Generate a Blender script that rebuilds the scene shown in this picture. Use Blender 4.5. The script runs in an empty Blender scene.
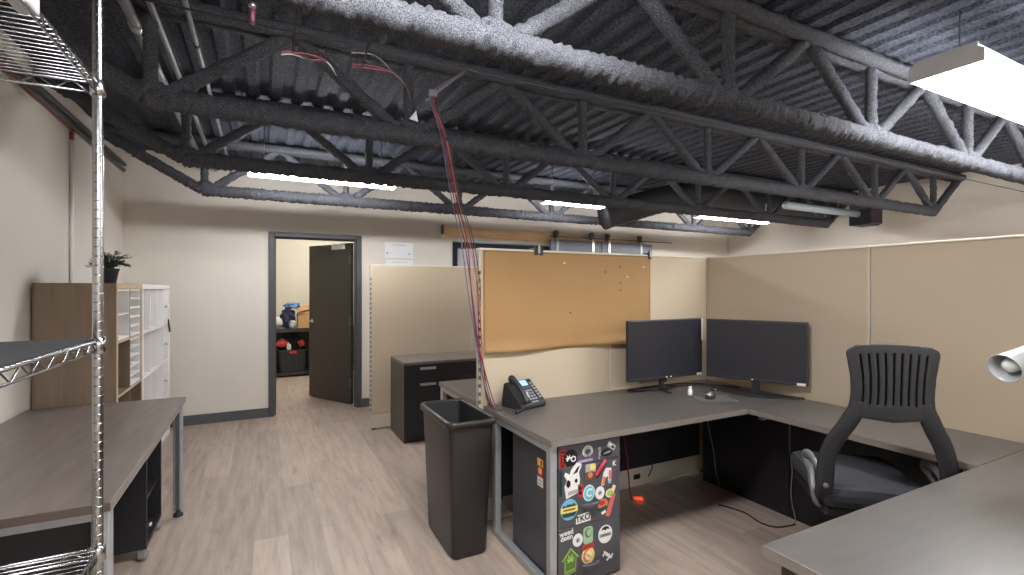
import bpy, bmesh, math, random
from mathutils import Vector, Matrix, noise
random.seed(7)
SC = bpy.context.scene
COL = SC.collection
PI = math.pi
R = math.radians

# ---------------------------------------------------------------- camera, world, exposure
cd = bpy.data.cameras.new('camera')
cam = bpy.data.objects.new('camera', cd); COL.objects.link(cam)
cam.location = (0, 0, 1.46)
cam.rotation_euler = (R(90), 0, -R(27.03))
cd.sensor_fit = 'HORIZONTAL'; cd.sensor_width = 36.0
cd.lens = 36.0 * 488.0 / 1024.0
cd.shift_y = 1.5 / 1024.0
cd.clip_start = 0.02; cd.clip_end = 60
SC.camera = cam
w = bpy.data.worlds.new('world'); SC.world = w; w.use_nodes = True
w.node_tree.nodes['Background'].inputs[0].default_value = (0.7, 0.75, 0.85, 1)
w.node_tree.nodes['Background'].inputs[1].default_value = 0.05
vs = SC.view_settings
SC.display_settings.display_device = 'sRGB'
vs.view_transform = 'Standard'; vs.look = 'None'; vs.gamma = 1.0; vs.use_curve_mapping = False
vs.exposure = 2.05
WRAP_POWER = 13.0      # emission of the wide wraparound fixtures
STRIP_POWER = 20.0     # emission of the bare strip fixtures

# ---------------------------------------------------------------- materials
def lin(c):
    c = c / 255.0
    return c / 12.92 if c <= 0.04045 else ((c + 0.055) / 1.055) ** 2.4
def rgb(r, g, b): return (lin(r), lin(g), lin(b), 1)
MATS = {}
def mat(name, col, rough=0.6, metal=0.0, var=0.06, scale=18.0, bump=0.0, bscale=120.0, stretch=(1, 1, 1), emit=None, coat=0.0, spec=0.5):
    if name in MATS: return MATS[name]
    m = bpy.data.materials.new(name); m.use_nodes = True
    nt = m.node_tree; b = nt.nodes['Principled BSDF']
    b.inputs['Roughness'].default_value = rough; b.inputs['Metallic'].default_value = metal
    b.inputs['Specular IOR Level'].default_value = spec
    if coat: b.inputs['Coat Weight'].default_value = coat
    tc = nt.nodes.new('ShaderNodeTexCoord'); mp = nt.nodes.new('ShaderNodeMapping')
    mp.inputs['Scale'].default_value = stretch
    nt.links.new(tc.outputs['Object'], mp.inputs[0])
    nz = nt.nodes.new('ShaderNodeTexNoise'); nz.inputs['Scale'].default_value = scale; nz.inputs['Detail'].default_value = 6
    nt.links.new(mp.outputs[0], nz.inputs['Vector'])
    mx = nt.nodes.new('ShaderNodeMix'); mx.data_type = 'RGBA'
    mx.inputs[6].default_value = tuple(c * (1 - var) for c in col[:3]) + (1,)
    mx.inputs[7].default_value = tuple(min(1, c * (1 + var)) for c in col[:3]) + (1,)
    cr = nt.nodes.new('ShaderNodeMapRange'); cr.inputs[1].default_value = 0.3; cr.inputs[2].default_value = 0.7
    nt.links.new(nz.outputs[0], cr.inputs[0]); nt.links.new(cr.outputs[0], mx.inputs[0])
    nt.links.new(mx.outputs[2], b.inputs['Base Color'])
    if bump:
        n2 = nt.nodes.new('ShaderNodeTexNoise'); n2.inputs['Scale'].default_value = bscale; n2.inputs['Detail'].default_value = 3
        nt.links.new(mp.outputs[0], n2.inputs['Vector'])
        bp = nt.nodes.new('ShaderNodeBump'); bp.inputs['Strength'].default_value = bump; bp.inputs['Distance'].default_value = 0.01
        nt.links.new(n2.outputs[0], bp.inputs['Height']); nt.links.new(bp.outputs[0], b.inputs['Normal'])
    if emit:
        b.inputs['Emission Color'].default_value = emit[0]; b.inputs['Emission Strength'].default_value = emit[1]
    MATS[name] = m
    return m

def floor_mat():
    m = bpy.data.materials.new('plank_floor'); m.use_nodes = True
    nt = m.node_tree; N = nt.nodes; L = nt.links; b = N['Principled BSDF']
    tc = N.new('ShaderNodeTexCoord'); mp = N.new('ShaderNodeMapping')
    mp.inputs['Rotation'].default_value = (0, 0, R(90)); mp.inputs['Location'].default_value = (0.3, 0.05, 0)
    L.new(tc.outputs['Object'], mp.inputs[0])
    br = N.new('ShaderNodeTexBrick'); br.offset = 0.37; br.squash = 1.0
    br.inputs['Scale'].default_value = 1.0
    br.inputs['Mortar Size'].default_value = 0.0012; br.inputs['Mortar Smooth'].default_value = 0.3
    br.inputs['Brick Width'].default_value = 1.22; br.inputs['Row Height'].default_value = 0.185
    br.inputs['Bias'].default_value = 0.0
    br.inputs['Color1'].default_value = rgb(188, 170, 157); br.inputs['Color2'].default_value = rgb(168, 151, 139)
    br.inputs['Mortar'].default_value = rgb(150, 136, 126)
    L.new(mp.outputs[0], br.inputs[0])
    m2 = N.new('ShaderNodeMapping'); m2.inputs['Scale'].default_value = (9.0, 0.9, 1)
    L.new(tc.outputs['Object'], m2.inputs[0])
    nz = N.new('ShaderNodeTexNoise'); nz.inputs['Scale'].default_value = 2.4; nz.inputs['Detail'].default_value = 8; nz.inputs['Roughness'].default_value = 0.62
    L.new(m2.outputs[0], nz.inputs['Vector'])
    rp = N.new('ShaderNodeValToRGB')
    rp.color_ramp.elements[0].position = 0.30; rp.color_ramp.elements[0].color = (0.66, 0.63, 0.61, 1)
    rp.color_ramp.elements[1].position = 0.62; rp.color_ramp.elements[1].color = (1.06, 1.05, 1.04, 1)
    L.new(nz.outputs[0], rp.inputs[0])
    mu = N.new('ShaderNodeMix'); mu.data_type = 'RGBA'; mu.blend_type = 'MULTIPLY'; mu.inputs[0].default_value = 0.8
    L.new(br.outputs[0], mu.inputs[6]); L.new(rp.outputs[0], mu.inputs[7])
    # worn dark flecks in the print
    m3 = N.new('ShaderNodeMapping'); m3.inputs['Scale'].default_value = (3.2, 1.0, 1)
    L.new(tc.outputs['Object'], m3.inputs[0])
    n3 = N.new('ShaderNodeTexNoise'); n3.inputs['Scale'].default_value = 3.3; n3.inputs['Detail'].default_value = 4
    L.new(m3.outputs[0], n3.inputs['Vector'])
    r3 = N.new('ShaderNodeValToRGB')
    r3.color_ramp.elements[0].position = 0.62; r3.color_ramp.elements[0].color = (1, 1, 1, 1)
    r3.color_ramp.elements[1].position = 0.80; r3.color_ramp.elements[1].color = (0.58, 0.53, 0.50, 1)
    L.new(n3.outputs[0], r3.inputs[0])
    m4 = N.new('ShaderNodeMix'); m4.data_type = 'RGBA'; m4.blend_type = 'MULTIPLY'; m4.inputs[0].default_value = 0.9
    L.new(mu.outputs[2], m4.inputs[6]); L.new(r3.outputs[0], m4.inputs[7])
    L.new(m4.outputs[2], b.inputs['Base Color'])
    b.inputs['Roughness'].default_value = 0.42; b.inputs['Specular IOR Level'].default_value = 0.4
    bp = N.new('ShaderNodeBump'); bp.inputs['Strength'].default_value = 0.08; bp.inputs['Distance'].default_value = 0.004
    L.new(nz.outputs[0], bp.inputs['Height']); L.new(bp.outputs[0], b.inputs['Normal'])
    return m

def spray_mat(name, dark, light, scale, dist=0.006):
    m = bpy.data.materials.new(name); m.use_nodes = True
    nt = m.node_tree; N = nt.nodes; L = nt.links; b = N['Principled BSDF']
    tc = N.new('ShaderNodeTexCoord')
    nz = N.new('ShaderNodeTexNoise'); nz.inputs['Scale'].default_value = scale; nz.inputs['Detail'].default_value = 5; nz.inputs['Roughness'].default_value = 0.7
    L.new(tc.outputs['Object'], nz.inputs['Vector'])
    rp = N.new('ShaderNodeValToRGB')
    rp.color_ramp.elements[0].position = 0.42; rp.color_ramp.elements[0].color = dark
    rp.color_ramp.elements[1].position = 0.62; rp.color_ramp.elements[1].color = light
    L.new(nz.outputs[0], rp.inputs[0]); L.new(rp.outputs[0], b.inputs['Base Color'])
    b.inputs['Roughness'].default_value = 0.85; b.inputs['Specular IOR Level'].default_value = 0.35
    bp = N.new('ShaderNodeBump'); bp.inputs['Strength'].default_value = 0.8; bp.inputs['Distance'].default_value = dist
    L.new(nz.outputs[0], bp.inputs['Height']); L.new(bp.outputs[0], b.inputs['Normal'])
    return m

M = dict(
    wall=mat('wall_paint', rgb(215, 208, 198), 0.8, var=0.015, scale=3, bump=0.05, bscale=220),
    wallback=mat('storage_wall_paint', rgb(214, 206, 186), 0.8, var=0.015, scale=3),
    darklintel=mat('navy_black_frame', rgb(36, 38, 50), 0.8, spec=0.15),
    base=mat('charcoal_baseboard', rgb(84, 86, 90), 0.5),
    frame=mat('dark_frame_paint', rgb(70, 70, 74), 0.45),
    doorwood=mat('espresso_door', rgb(52, 45, 43), 0.32, var=0.12, scale=6, stretch=(8, 8, 0.6)),
    nickel=mat('brushed_nickel', rgb(190, 190, 190), 0.3, 1.0),
    chrome=mat('chrome_wire', rgb(178, 179, 182), 0.20, 1.0),
    silver=mat('silver_steel_paint', rgb(168, 170, 173), 0.35, 0.35),
    desk=mat('desk_laminate', rgb(92, 87, 84), 0.32, var=0.10, scale=5, stretch=(1.2, 6, 1), bump=0.02, bscale=60),
    deskedge=mat('desk_edge_band', rgb(128, 120, 113), 0.4, var=0.05),
    table=mat('brown_wood_laminate', rgb(112, 102, 97), 0.38, var=0.20, scale=4, stretch=(6, 0.8, 1)),
    tableedge=mat('table_edge_band', rgb(88, 74, 70), 0.45),
    black=mat('black_laminate', rgb(27, 26, 32), 0.42, var=0.08),
    blackmetal=mat('charcoal_metal', rgb(82, 82, 88), 0.45, 0.1),
    blackplastic=mat('black_plastic', rgb(40, 40, 43), 0.45),
    canplastic=mat('bin_plastic', rgb(42, 37, 38), 0.38, var=0.12, scale=7, bump=0.05, bscale=180),
    binliner=mat('bin_inside', rgb(30, 29, 31), 0.5),
    screen=mat('screen_glass', rgb(44, 44, 50), 0.25, var=0.02),
    fabric=mat('beige_panel_fabric', rgb(190, 174, 152), 0.92, var=0.05, scale=240, bump=0.15, bscale=500, spec=0.2),
    trim=mat('putty_trim', rgb(196, 187, 170), 0.5, var=0.03),
    trimdark=mat('grey_trim', rgb(120, 110, 103), 0.5, var=0.03),
    captrim=mat('cream_cap', rgb(222, 212, 194), 0.5, var=0.02),
    orange=mat('orange_kraft_paper', rgb(154, 118, 74), 0.7, var=0.05, scale=2.5, bump=0.06, bscale=30),
    hole=mat('pin_hole_brown', rgb(90, 60, 36), 0.9),
    holelight=mat('torn_paper', rgb(226, 190, 130), 0.9),
    oak=mat('light_oak', rgb(128, 110, 92), 0.55, var=0.14, scale=5, stretch=(7, 7, 0.5)),
    oakedge=mat('pale_oak_edge', rgb(190, 168, 138), 0.55, var=0.08, scale=6, stretch=(5, 5, 0.5)),
    white=mat('white_melamine', rgb(234, 232, 229), 0.5, var=0.02),
    lens=mat('glowing_diffuser', rgb(250, 250, 250), 0.4, var=0.0, emit=((0.98, 0.99, 1.0, 1), WRAP_POWER)),
    striplens=mat('glowing_strip', rgb(250, 250, 250), 0.4, var=0.0, emit=((0.98, 0.99, 1.0, 1), STRIP_POWER)),
    housing=mat('white_fixture', rgb(225, 226, 228), 0.4, var=0.02),
    galv=mat('galvanised_conduit', rgb(128, 130, 134), 0.5, 0.5, var=0.1),
    palepipe=mat('pale_pipe', rgb(176, 190, 200), 0.4, 0.3),
    red=mat('red_cable', rgb(134, 46, 54), 0.45),
    maroon=mat('maroon_cable', rgb(92, 42, 58), 0.45),
    blue=mat('blue_grey_cable', rgb(92, 98, 128), 0.45),
    orangecable=mat('orange_cable', rgb(190, 100, 60), 0.5),
    greycable=mat('grey_cable', rgb(120, 118, 120), 0.5),
    darkcable=mat('dark_cable', rgb(34, 33, 36), 0.5),
    pine=mat('knotty_pine', rgb(232, 196, 150), 0.6, var=0.14, scale=4, stretch=(0.6, 5, 8)),
    barn=mat('blue_grey_barn_door', rgb(104, 110, 122), 0.5, var=0.06, scale=4),
    pane=mat('lavender_blind', rgb(172, 168, 176), 0.5, var=0.03),
    paper=mat('white_paper', rgb(228, 228, 232), 0.7, var=0.02),
    ink=mat('grey_ink', rgb(110, 110, 116), 0.7),
    faintink=mat('pale_grey_ink', rgb(188, 188, 194), 0.7),
    leaf=mat('dark_leaf', rgb(74, 92, 66), 0.6, var=0.3, scale=30),
    pot=mat('slate_pot', rgb(52, 56, 72), 0.5),
    soil=mat('potting_soil', rgb(50, 40, 34), 0.95),
    pad=mat('grey_mouse_pad', rgb(96, 93, 93), 0.8),
    alum=mat('silver_lamp_paint', rgb(196, 198, 200), 0.38, 0.25, var=0.03),
    bulb=mat('frosted_bulb', rgb(225, 225, 222), 0.3),
    armgrey=mat('grey_arm_plastic', rgb(118, 118, 122), 0.32, 0.2),
    seatfab=mat('charcoal_seat_fabric', rgb(52, 52, 58), 0.9, bump=0.15, bscale=400),
    caster=mat('grey_caster', rgb(130, 128, 126), 0.4),
    card=mat('cardboard', rgb(194, 152, 102), 0.85, var=0.08),
    navy=mat('navy_cloth', rgb(40, 44, 66), 0.9, bump=0.3, bscale=40),
    denim=mat('light_blue_cloth', rgb(104, 132, 176), 0.9, bump=0.3, bscale=40),
    whitecloth=mat('white_cloth', rgb(222, 218, 212), 0.9, bump=0.3, bscale=40),
    redcloth=mat('coral_red_cloth', rgb(206, 78, 64), 0.9, bump=0.3, bscale=40),
    blackcloth=mat('black_cloth', rgb(34, 33, 36), 0.9, bump=0.3, bscale=40),
    redplastic=mat('red_plastic', rgb(196, 40, 44), 0.4),
    lcd=mat('blue_lcd', rgb(120, 160, 220), 0.3, var=0.05, emit=(rgb(110, 150, 225), 0.55)),
    glow=mat('glowing_switch', rgb(255, 90, 50), 0.4, var=0.0, emit=(rgb(255, 80, 40), 0.2)),
    key=mat('grey_key', rgb(150, 152, 156), 0.5),
    duct=mat('black_duct', rgb(36, 36, 40), 0.6, var=0.1),
    register=mat('dark_register', rgb(58, 50, 58), 0.6),
    floor=floor_mat(),
    deck=spray_mat('sprayed_deck', rgb(42, 45, 54), rgb(78, 82, 95), 60, 0.016),
    spray=spray_mat('sprayed_steel', rgb(32, 33, 38), rgb(98, 99, 106), 210, 0.010),
    s_white=mat('sticker_white', rgb(232, 230, 226), 0.5, var=0.01),
    s_black=mat('sticker_black', rgb(24, 24, 26), 0.5),
    s_red=mat('sticker_red', rgb(190, 52, 52), 0.5, var=0.02),
    s_pink=mat('sticker_pink', rgb(226, 92, 112), 0.5, var=0.02),
    s_teal=mat('sticker_teal', rgb(122, 190, 206), 0.5, var=0.02),
    s_paleteal=mat('sticker_pale_teal', rgb(190, 226, 232), 0.5, var=0.02),
    s_green=mat('sticker_green', rgb(92, 124, 56), 0.5, var=0.02),
    s_lime=mat('sticker_lime', rgb(168, 204, 100), 0.5, var=0.02),
    s_pale=mat('sticker_pale_green', rgb(160, 198, 160), 0.5, var=0.02),
    s_dkgreen=mat('sticker_dark_green', rgb(36, 72, 66), 0.5, var=0.02),
    s_yellow=mat('sticker_yellow', rgb(236, 212, 108), 0.5, var=0.02),
    s_cream=mat('sticker_cream', rgb(232, 222, 178), 0.5, var=0.02),
    s_orange=mat('sticker_orange', rgb(214, 128, 86), 0.5, var=0.02),
    s_brown=mat('sticker_brown', rgb(112, 76, 60), 0.5, var=0.02),
    s_purple=mat('sticker_purple', rgb(96, 78, 104), 0.5, var=0.02),
    s_grey=mat('sticker_grey', rgb(170, 170, 172), 0.5, var=0.02),
    s_lilac=mat('sticker_lilac', rgb(170, 150, 176), 0.5, var=0.02),
    s_skyblue=mat('sticker_sky', rgb(120, 178, 214), 0.5, var=0.02),
)

# ---------------------------------------------------------------- mesh builder
class MB:
    def __init__(s): s.v = []; s.f = []; s.m = []; s.mats = []; s.sm = []; s.cur = 0; s.T = Matrix()
    def use(s, name):
        m = M[name] if isinstance(name, str) else name
        if m not in s.mats: s.mats.append(m)
        s.cur = s.mats.index(m); return s
    def add(s, verts, faces, smooth=False):
        o = len(s.v); s.v += [s.T @ Vector(p) for p in verts]
        for f in faces: s.f.append([i + o for i in f]); s.m.append(s.cur); s.sm.append(smooth)
        return s
    def box(s, x0, x1, y0, y1, z0, z1, bev=0.0):
        if bev <= 0:
            v = [(x0, y0, z0), (x1, y0, z0), (x1, y1, z0), (x0, y1, z0), (x0, y0, z1), (x1, y0, z1), (x1, y1, z1), (x0, y1, z1)]
            return s.add(v, [(0, 3, 2, 1), (4, 5, 6, 7), (0, 1, 5, 4), (1, 2, 6, 5), (2, 3, 7, 6), (3, 0, 4, 7)])
        bm = bmesh.new(); bmesh.ops.create_cube(bm, size=1)
        for q in bm.verts: q.co = Vector(((x0 + x1) / 2 + q.co.x * (x1 - x0), (y0 + y1) / 2 + q.co.y * (y1 - y0), (z0 + z1) / 2 + q.co.z * (z1 - z0)))
        bev = min(bev, 0.45 * min(x1 - x0, y1 - y0, z1 - z0))
        bmesh.ops.bevel(bm, geom=bm.edges[:], offset=bev, segments=2, affect='EDGES', profile=0.5)
        return s.bm(bm)
    def bm(s, bm, smooth=False):
        bm.verts.index_update()
        s.add([tuple(q.co) for q in bm.verts], [[q.index for q in f.verts] for f in bm.faces], smooth)
        bm.free(); return s
    def tube(s, pts, r, n=8, cap=True, flat=1.0, up=None):
        pts = [Vector(p) for p in pts]; rs = r if isinstance(r, (list, tuple)) else [r] * len(pts)
        verts = []; faces = []; prev = None
        for i, p in enumerate(pts):
            d = (pts[min(i + 1, len(pts) - 1)] - pts[max(i - 1, 0)]).normalized()
            if prev is None:
                u = Vector(up) if up else (Vector((0, 0, 1)) if abs(d.z) < 0.9 else Vector((1, 0, 0)))
                a = d.cross(u).normalized()
            else:
                a = (prev - d * prev.dot(d)).normalized()
            b = a.cross(d).normalized(); prev = a
            for k in range(n):
                t = 2 * PI * k / n
                verts.append(p + a * (rs[i] * math.cos(t)) + b * (rs[i] * flat * math.sin(t)))
        for i in range(len(pts) - 1):
            for k in range(n):
                k2 = (k + 1) % n
                faces.append((i * n + k, (i + 1) * n + k, (i + 1) * n + k2, i * n + k2))
        if cap: faces.append(tuple(range(n))); faces.append(tuple(range((len(pts) - 1) * n, len(pts) * n))[::-1])
        return s.add(verts, faces, True)
    def lathe(s, prof, c=(0, 0, 0), n=24, axis='z', cap=True):
        verts = []; faces = []
        for (r, h) in prof:
            for k in range(n):
                t = 2 * PI * k / n; x, y = r * math.cos(t), r * math.sin(t)
                p = {'z': (x, y, h), 'x': (h, x, y), 'y': (y, h, x)}[axis]
                verts.append((p[0] + c[0], p[1] + c[1], p[2] + c[2]))
        for i in range(len(prof) - 1):
            for k in range(n):
                k2 = (k + 1) % n; faces.append((i * n + k, i * n + k2, (i + 1) * n + k2, (i + 1) * n + k))
        if cap: faces.append(tuple(range(n))[::-1]); faces.append(tuple(range((len(prof) - 1) * n, len(prof) * n)))
        return s.add(verts, faces, True)
    def prism(s, poly, o, ax, ay, az, d):
        """poly in (a,b) -> o + ax*a + ay*b, thickened by d along az"""
        o, ax, ay, az = Vector(o), Vector(ax), Vector(ay), Vector(az); n = len(poly)
        v = [o + ax * a + ay * b for a, b in poly] + [o + ax * a + ay * b + az * d for a, b in poly]
        f = [tuple(range(n))[::-1], tuple(range(n, 2 * n))] + [(i, (i + 1) % n, n + (i + 1) % n, n + i) for i in range(n)]
        return s.add(v, f)
    def text(s, txt, o, ax, ay, size, d=0.0006, bold=0.0):
        cu = bpy.data.curves.new('t', 'FONT'); cu.body = txt; cu.size = size; cu.align_x = 'CENTER'; cu.align_y = 'CENTER'; cu.extrude = d; cu.offset = bold
        ob = bpy.data.objects.new('t', cu); me = bpy.data.meshes.new_from_object(ob)
        o, ax, ay = Vector(o), Vector(ax), Vector(ay); az = ax.cross(ay)
        s.add([o + ax * q.co.x + ay * q.co.y + az * q.co.z for q in me.vertices], [tuple(p.vertices) for p in me.polygons])
        bpy.data.objects.remove(ob); bpy.data.curves.remove(cu); bpy.data.meshes.remove(me)
        return s
    def build(s, name, parent=None, bevel=0.0, normals=True):
        off = Vector((0, 0, 0))
        me = bpy.data.meshes.new(name)
        me.from_pydata([tuple(p - off) for p in s.v], [], s.f)
        for m in s.mats: me.materials.append(m)
        for p, i, q in zip(me.polygons, s.m, s.sm): p.material_index = i; p.use_smooth = q
        bm = bmesh.new(); bm.from_mesh(me)
        if normals: bmesh.ops.recalc_face_normals(bm, faces=bm.faces)
        bm.to_mesh(me); bm.free()
        o = bpy.data.objects.new(name, me); COL.objects.link(o)
        if parent is not None: o.parent = parent
        if bevel:
            b = o.modifiers.new('bevel', 'BEVEL'); b.width = bevel; b.segments = 2; b.limit_method = 'ANGLE'
        return o
def mb(m): return MB().use(m)

def tag(o, label, cat, group=None):
    o['label'] = label; o['category'] = cat
    if group: o['group'] = group
    return o
def thing(name, label, cat, loc=(0, 0, 0), rz=0.0, group=None):
    o = bpy.data.objects.new(name, None); COL.objects.link(o)
    o.location = loc; o.rotation_euler = (0, 0, rz); o.empty_display_size = 0.1
    return tag(o, label, cat, group)
def struct(o): o['kind'] = 'structure'; return o
def dup(root, loc, label=None, rz=None):
    r = root.copy(); COL.objects.link(r); r.location = loc
    if rz is not None: r.rotation_euler = (0, 0, rz)
    if label: r['label'] = label
    for ch in list(root.children):
        c = ch.copy(); COL.objects.link(c); c.parent = r
        for g in list(ch.children):
            d = g.copy(); COL.objects.link(d); d.parent = c
    return r
def rel(t):
    """builder whose world coordinates are turned into the coordinates of thing t"""
    b = MB(); b.T = (Matrix.Translation(t.location) @ Matrix.Rotation(t.rotation_euler.z, 4, 'Z')).inverted(); return b
def circ(cx, cy, rx, ry=None, n=24, rot=0.0):
    ry = rx if ry is None else ry
    return [(cx + rx * math.cos(2 * PI * k / n + rot), cy + ry * math.sin(2 * PI * k / n + rot)) for k in range(n)]
def rot2(poly, a, cx=0, cy=0):
    c, s = math.cos(a), math.sin(a)
    return [(cx + x * c - y * s, cy + x * s + y * c) for x, y in poly]
def rrect(w_, h_, r, n=4):
    out = []
    for sx, sy, a0 in ((1, 1, 0), (-1, 1, 90), (-1, -1, 180), (1, -1, 270)):
        for k in range(n + 1):
            a = R(a0 + 90 * k / n); out.append((sx * (w_ / 2 - r) + r * math.cos(a), sy * (h_ / 2 - r) + r * math.sin(a)))
    return out
def spline(pts, n=8):
    P = [Vector(p) for p in pts]; out = []
    for i in range(len(P) - 1):
        p0, p1, p2, p3 = P[max(i - 1, 0)], P[i], P[i + 1], P[min(i + 2, len(P) - 1)]
        for k in range(n):
            t = k / n
            out.append(0.5 * ((2 * p1) + (-p0 + p2) * t + (2 * p0 - 5 * p1 + 4 * p2 - p3) * t * t + (-p0 + 3 * p1 - 3 * p2 + p3) * t ** 3))
    out.append(P[-1]); return out

# ---------------------------------------------------------------- room shell
XL, XR, YB, YF, ZC = -1.27, 7.66, 6.23, -3.6, 2.88
struct(mb('floor').box(XL - 0.15, XR + 0.15, YF - 0.15, 10.0, -0.08, 0.0).build('floor'))
b = mb('wall')                       # far wall with its doorway and the high window
for x0, x1, z0, z1 in ((XL, 0.085, 0, 3.0), (0.085, 1.055, 2.09, 3.0), (1.055, 2.33, 0, 3.0), (2.33, 3.74, 2.02, 3.0), (2.33, 3.74, 0, 1.0), (3.74, XR, 0, 3.0)):
    b.box(x0, x1, YB, YB + 0.12, z0, z1)
struct(b.build('wall_back'))
struct(mb('wall').box(XL - 0.12, XL, YF, YB + 0.12, 0, 3.0).build('wall_left'))
struct(mb('wall').box(XR, XR + 0.12, YF, YB + 0.12, 0, 3.0).build('wall_right'))
struct(mb('wall').box(XL - 0.12, XR + 0.12, YF - 0.12, YF, 0, 3.0).build('wall_front'))
b = mb('wallback')
b.box(-0.85, 2.75, 9.62, 9.74, 0, 3.0)
struct(b.build('wall_storage'))
struct(mb('wallback').box(-0.85, -0.73, YB + 0.12, 9.62, 0, 3.0).build('wall_storage_left'))
struct(mb('wallback').box(2.63, 2.75, YB + 0.12, 9.62, 0, 3.0).build('wall_storage_right'))
struct(mb('wallback').box(-0.85, 2.75, YB + 0.12, 9.74, 2.75, 2.83).build('ceiling_storage'))
# corrugated deck, ribs run front to back
prof = []; x = XL - 0.1
while x < XR + 0.1:
    prof += [(x, 2.90), (x + 0.055, 2.90), (x + 0.075, 2.878), (x + 0.130, 2.878)]; x += 0.15
v = []; f = []
ys = [YF - 0.1 + (YB + 0.2 - YF + 0.1) * k / 240 for k in range(241)]
for y in ys:
    for a, z in prof: v.append((a, y, z + 0.006 * noise.noise(Vector((a * 7, y * 7, 0))) + 0.004 * noise.noise(Vector((a * 25, y * 25, 0)))))
n = len(prof)
for j in range(240):
    for i in range(n - 1): f.append((j * n + i, j * n + i + 1, (j + 1) * n + i + 1, (j + 1) * n + i))
d = mb('deck'); d.add(v, f); d.box(XL - 0.1, XR + 0.1, YF - 0.1, YB + 0.12, 2.91, 2.99)
struct(d.build('ceiling', normals=False))
struct(mb('base').box(XL, 0.06, YB - 0.012, YB, 0, 0.105).build('baseboard_back'))
struct(mb('base').box(1.08, XR, YB - 0.012, YB, 0, 0.105).build('baseboard_right_of_door'))
struct(mb('base').box(XL, XL + 0.012, YF, YB - 0.012, 0, 0.105).build('baseboard_left'))
# door: steel frame, open leaf
df = mb('frame')
for x0, x1, z0, z1 in ((0.056, 0.118, 0, 2.118), (1.024, 1.087, 0, 2.118), (0.118, 1.024, 2.062, 2.118)):
    df.box(x0, x1, YB - 0.022, YB + 0.14, z0, z1, 0.006)
df.box(0.118, 0.135, YB + 0.05, YB + 0.08, 0, 2.062); df.box(0.135, 1.007, YB + 0.05, YB + 0.08, 2.045, 2.062); df.box(1.007, 1.024, YB + 0.05, YB + 0.08, 0, 2.045)
door = struct(df.build('door_1'))
hx, hy = 1.018, YB + 0.165
ang = math.atan2(0.80, -0.43)
leafT = Matrix.Translation((hx, hy, 0)) @ Matrix.Rotation(ang, 4, 'Z')
b = mb('doorwood'); b.T = leafT; b.box(0.0, 0.89, 0.0, 0.044, 0.012, 2.04)
leaf = b.build('door_leaf', door, 0.003)
b = mb('nickel'); b.T = leafT
b.lathe([(0.027, 0.044), (0.027, 0.054), (0.012, 0.056), (0.010, 0.10)], (0.82, 0, 1.03), 16, 'y')
b.box(0.70, 0.83, 0.092, 0.106, 1.021, 1.039, 0.006)
b.lathe([(0.027, 0.0), (0.027, -0.010), (0.012, -0.012), (0.010, -0.06)], (0.82, 0, 1.03), 16, 'y')
b.box(0.70, 0.83, -0.066, -0.052, 1.021, 1.039, 0.006)
b.build('door_handle', leaf)
for hz in (0.28, 1.05, 1.83):
    b = mb('blackmetal'); b.T = leafT
    b.tube([(-0.008, 0.05, hz - 0.055), (-0.008, 0.05, hz + 0.055)], 0.009, 8); b.box(-0.005, 0.03, 0.043, 0.049, hz - 0.055, hz + 0.055)
    b.build('hinge', door)
b = mb('housing'); b.T = leafT; b.box(0.10, 0.34, 0.046, 0.085, 1.965, 2.025, 0.006); b.build('door_closer', leaf)
b = mb('nickel'); b.T = leafT; b.box(0.34, 0.60, 0.06, 0.075, 2.028, 2.036); b.build('closer_arm', leaf)

# high window in the far wall, mostly hidden behind the cubicle panels
wf = mb('darklintel')
for x0, x1, z0, z1 in ((2.28, 3.79, 2.02, 2.09), (2.28, 2.34, 1.0, 2.02), (3.73, 3.79, 1.0, 2.02), (2.28, 3.79, 0.94, 1.0)): wf.box(x0, x1, YB - 0.03, YB, z0, z1, 0.004)
win = struct(wf.build('window_1'))
mb('galv').box(2.28, 3.76, YB - 0.036, YB - 0.012, 2.091, 2.104).build('top_flashing', win)
b = mb('pane')
for k in range(7): b.box(2.34, 3.73, YB + 0.03, YB + 0.04, 1.0 + k * 0.146, 1.0 + (k + 1) * 0.146 - 0.006)
b.build('blind', win)

# ---------------------------------------------------------------- roof joists
BAYS = [-0.48 + 1.25 * k for k in range(7)]
def fuzzy(bm_, p0, p1, r, n=14, step=0.011, jit=0.22, bow=0.0):
    p0, p1 = Vector(p0), Vector(p1); L = (p1 - p0).length; d = (p1 - p0) / L; k = max(2, int(L / step))
    u = Vector((0, 1, 0)); a = d.cross(u).normalized(); bb = a.cross(d)
    V = []; F = []
    for i in range(k + 1):
        c = p0 + d * (L * i / k); base = r * (1 + 0.08 * noise.noise(c * 5.0))
        for j in range(n):
            t = 2 * PI * j / n
            q = c + a * base * math.cos(t) + bb * base * math.sin(t)
            rr = base * (1 + 0.22 * noise.noise(q * 42.0) + jit * (random.random() - 0.5))
            V.append(c + a * rr * math.cos(t) + bb * rr * math.sin(t))
    for i in range(k):
        for j in range(n):
            j2 = (j + 1) % n; F.append((i * n + j, i * n + j2, (i + 1) * n + j2, (i + 1) * n + j))
    F.append(tuple(range(n))); F.append(tuple(range(k * n, (k + 1) * n))[::-1])
    bm_.add(V, F, True)
ZB, ZT = 2.372, 2.80
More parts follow.
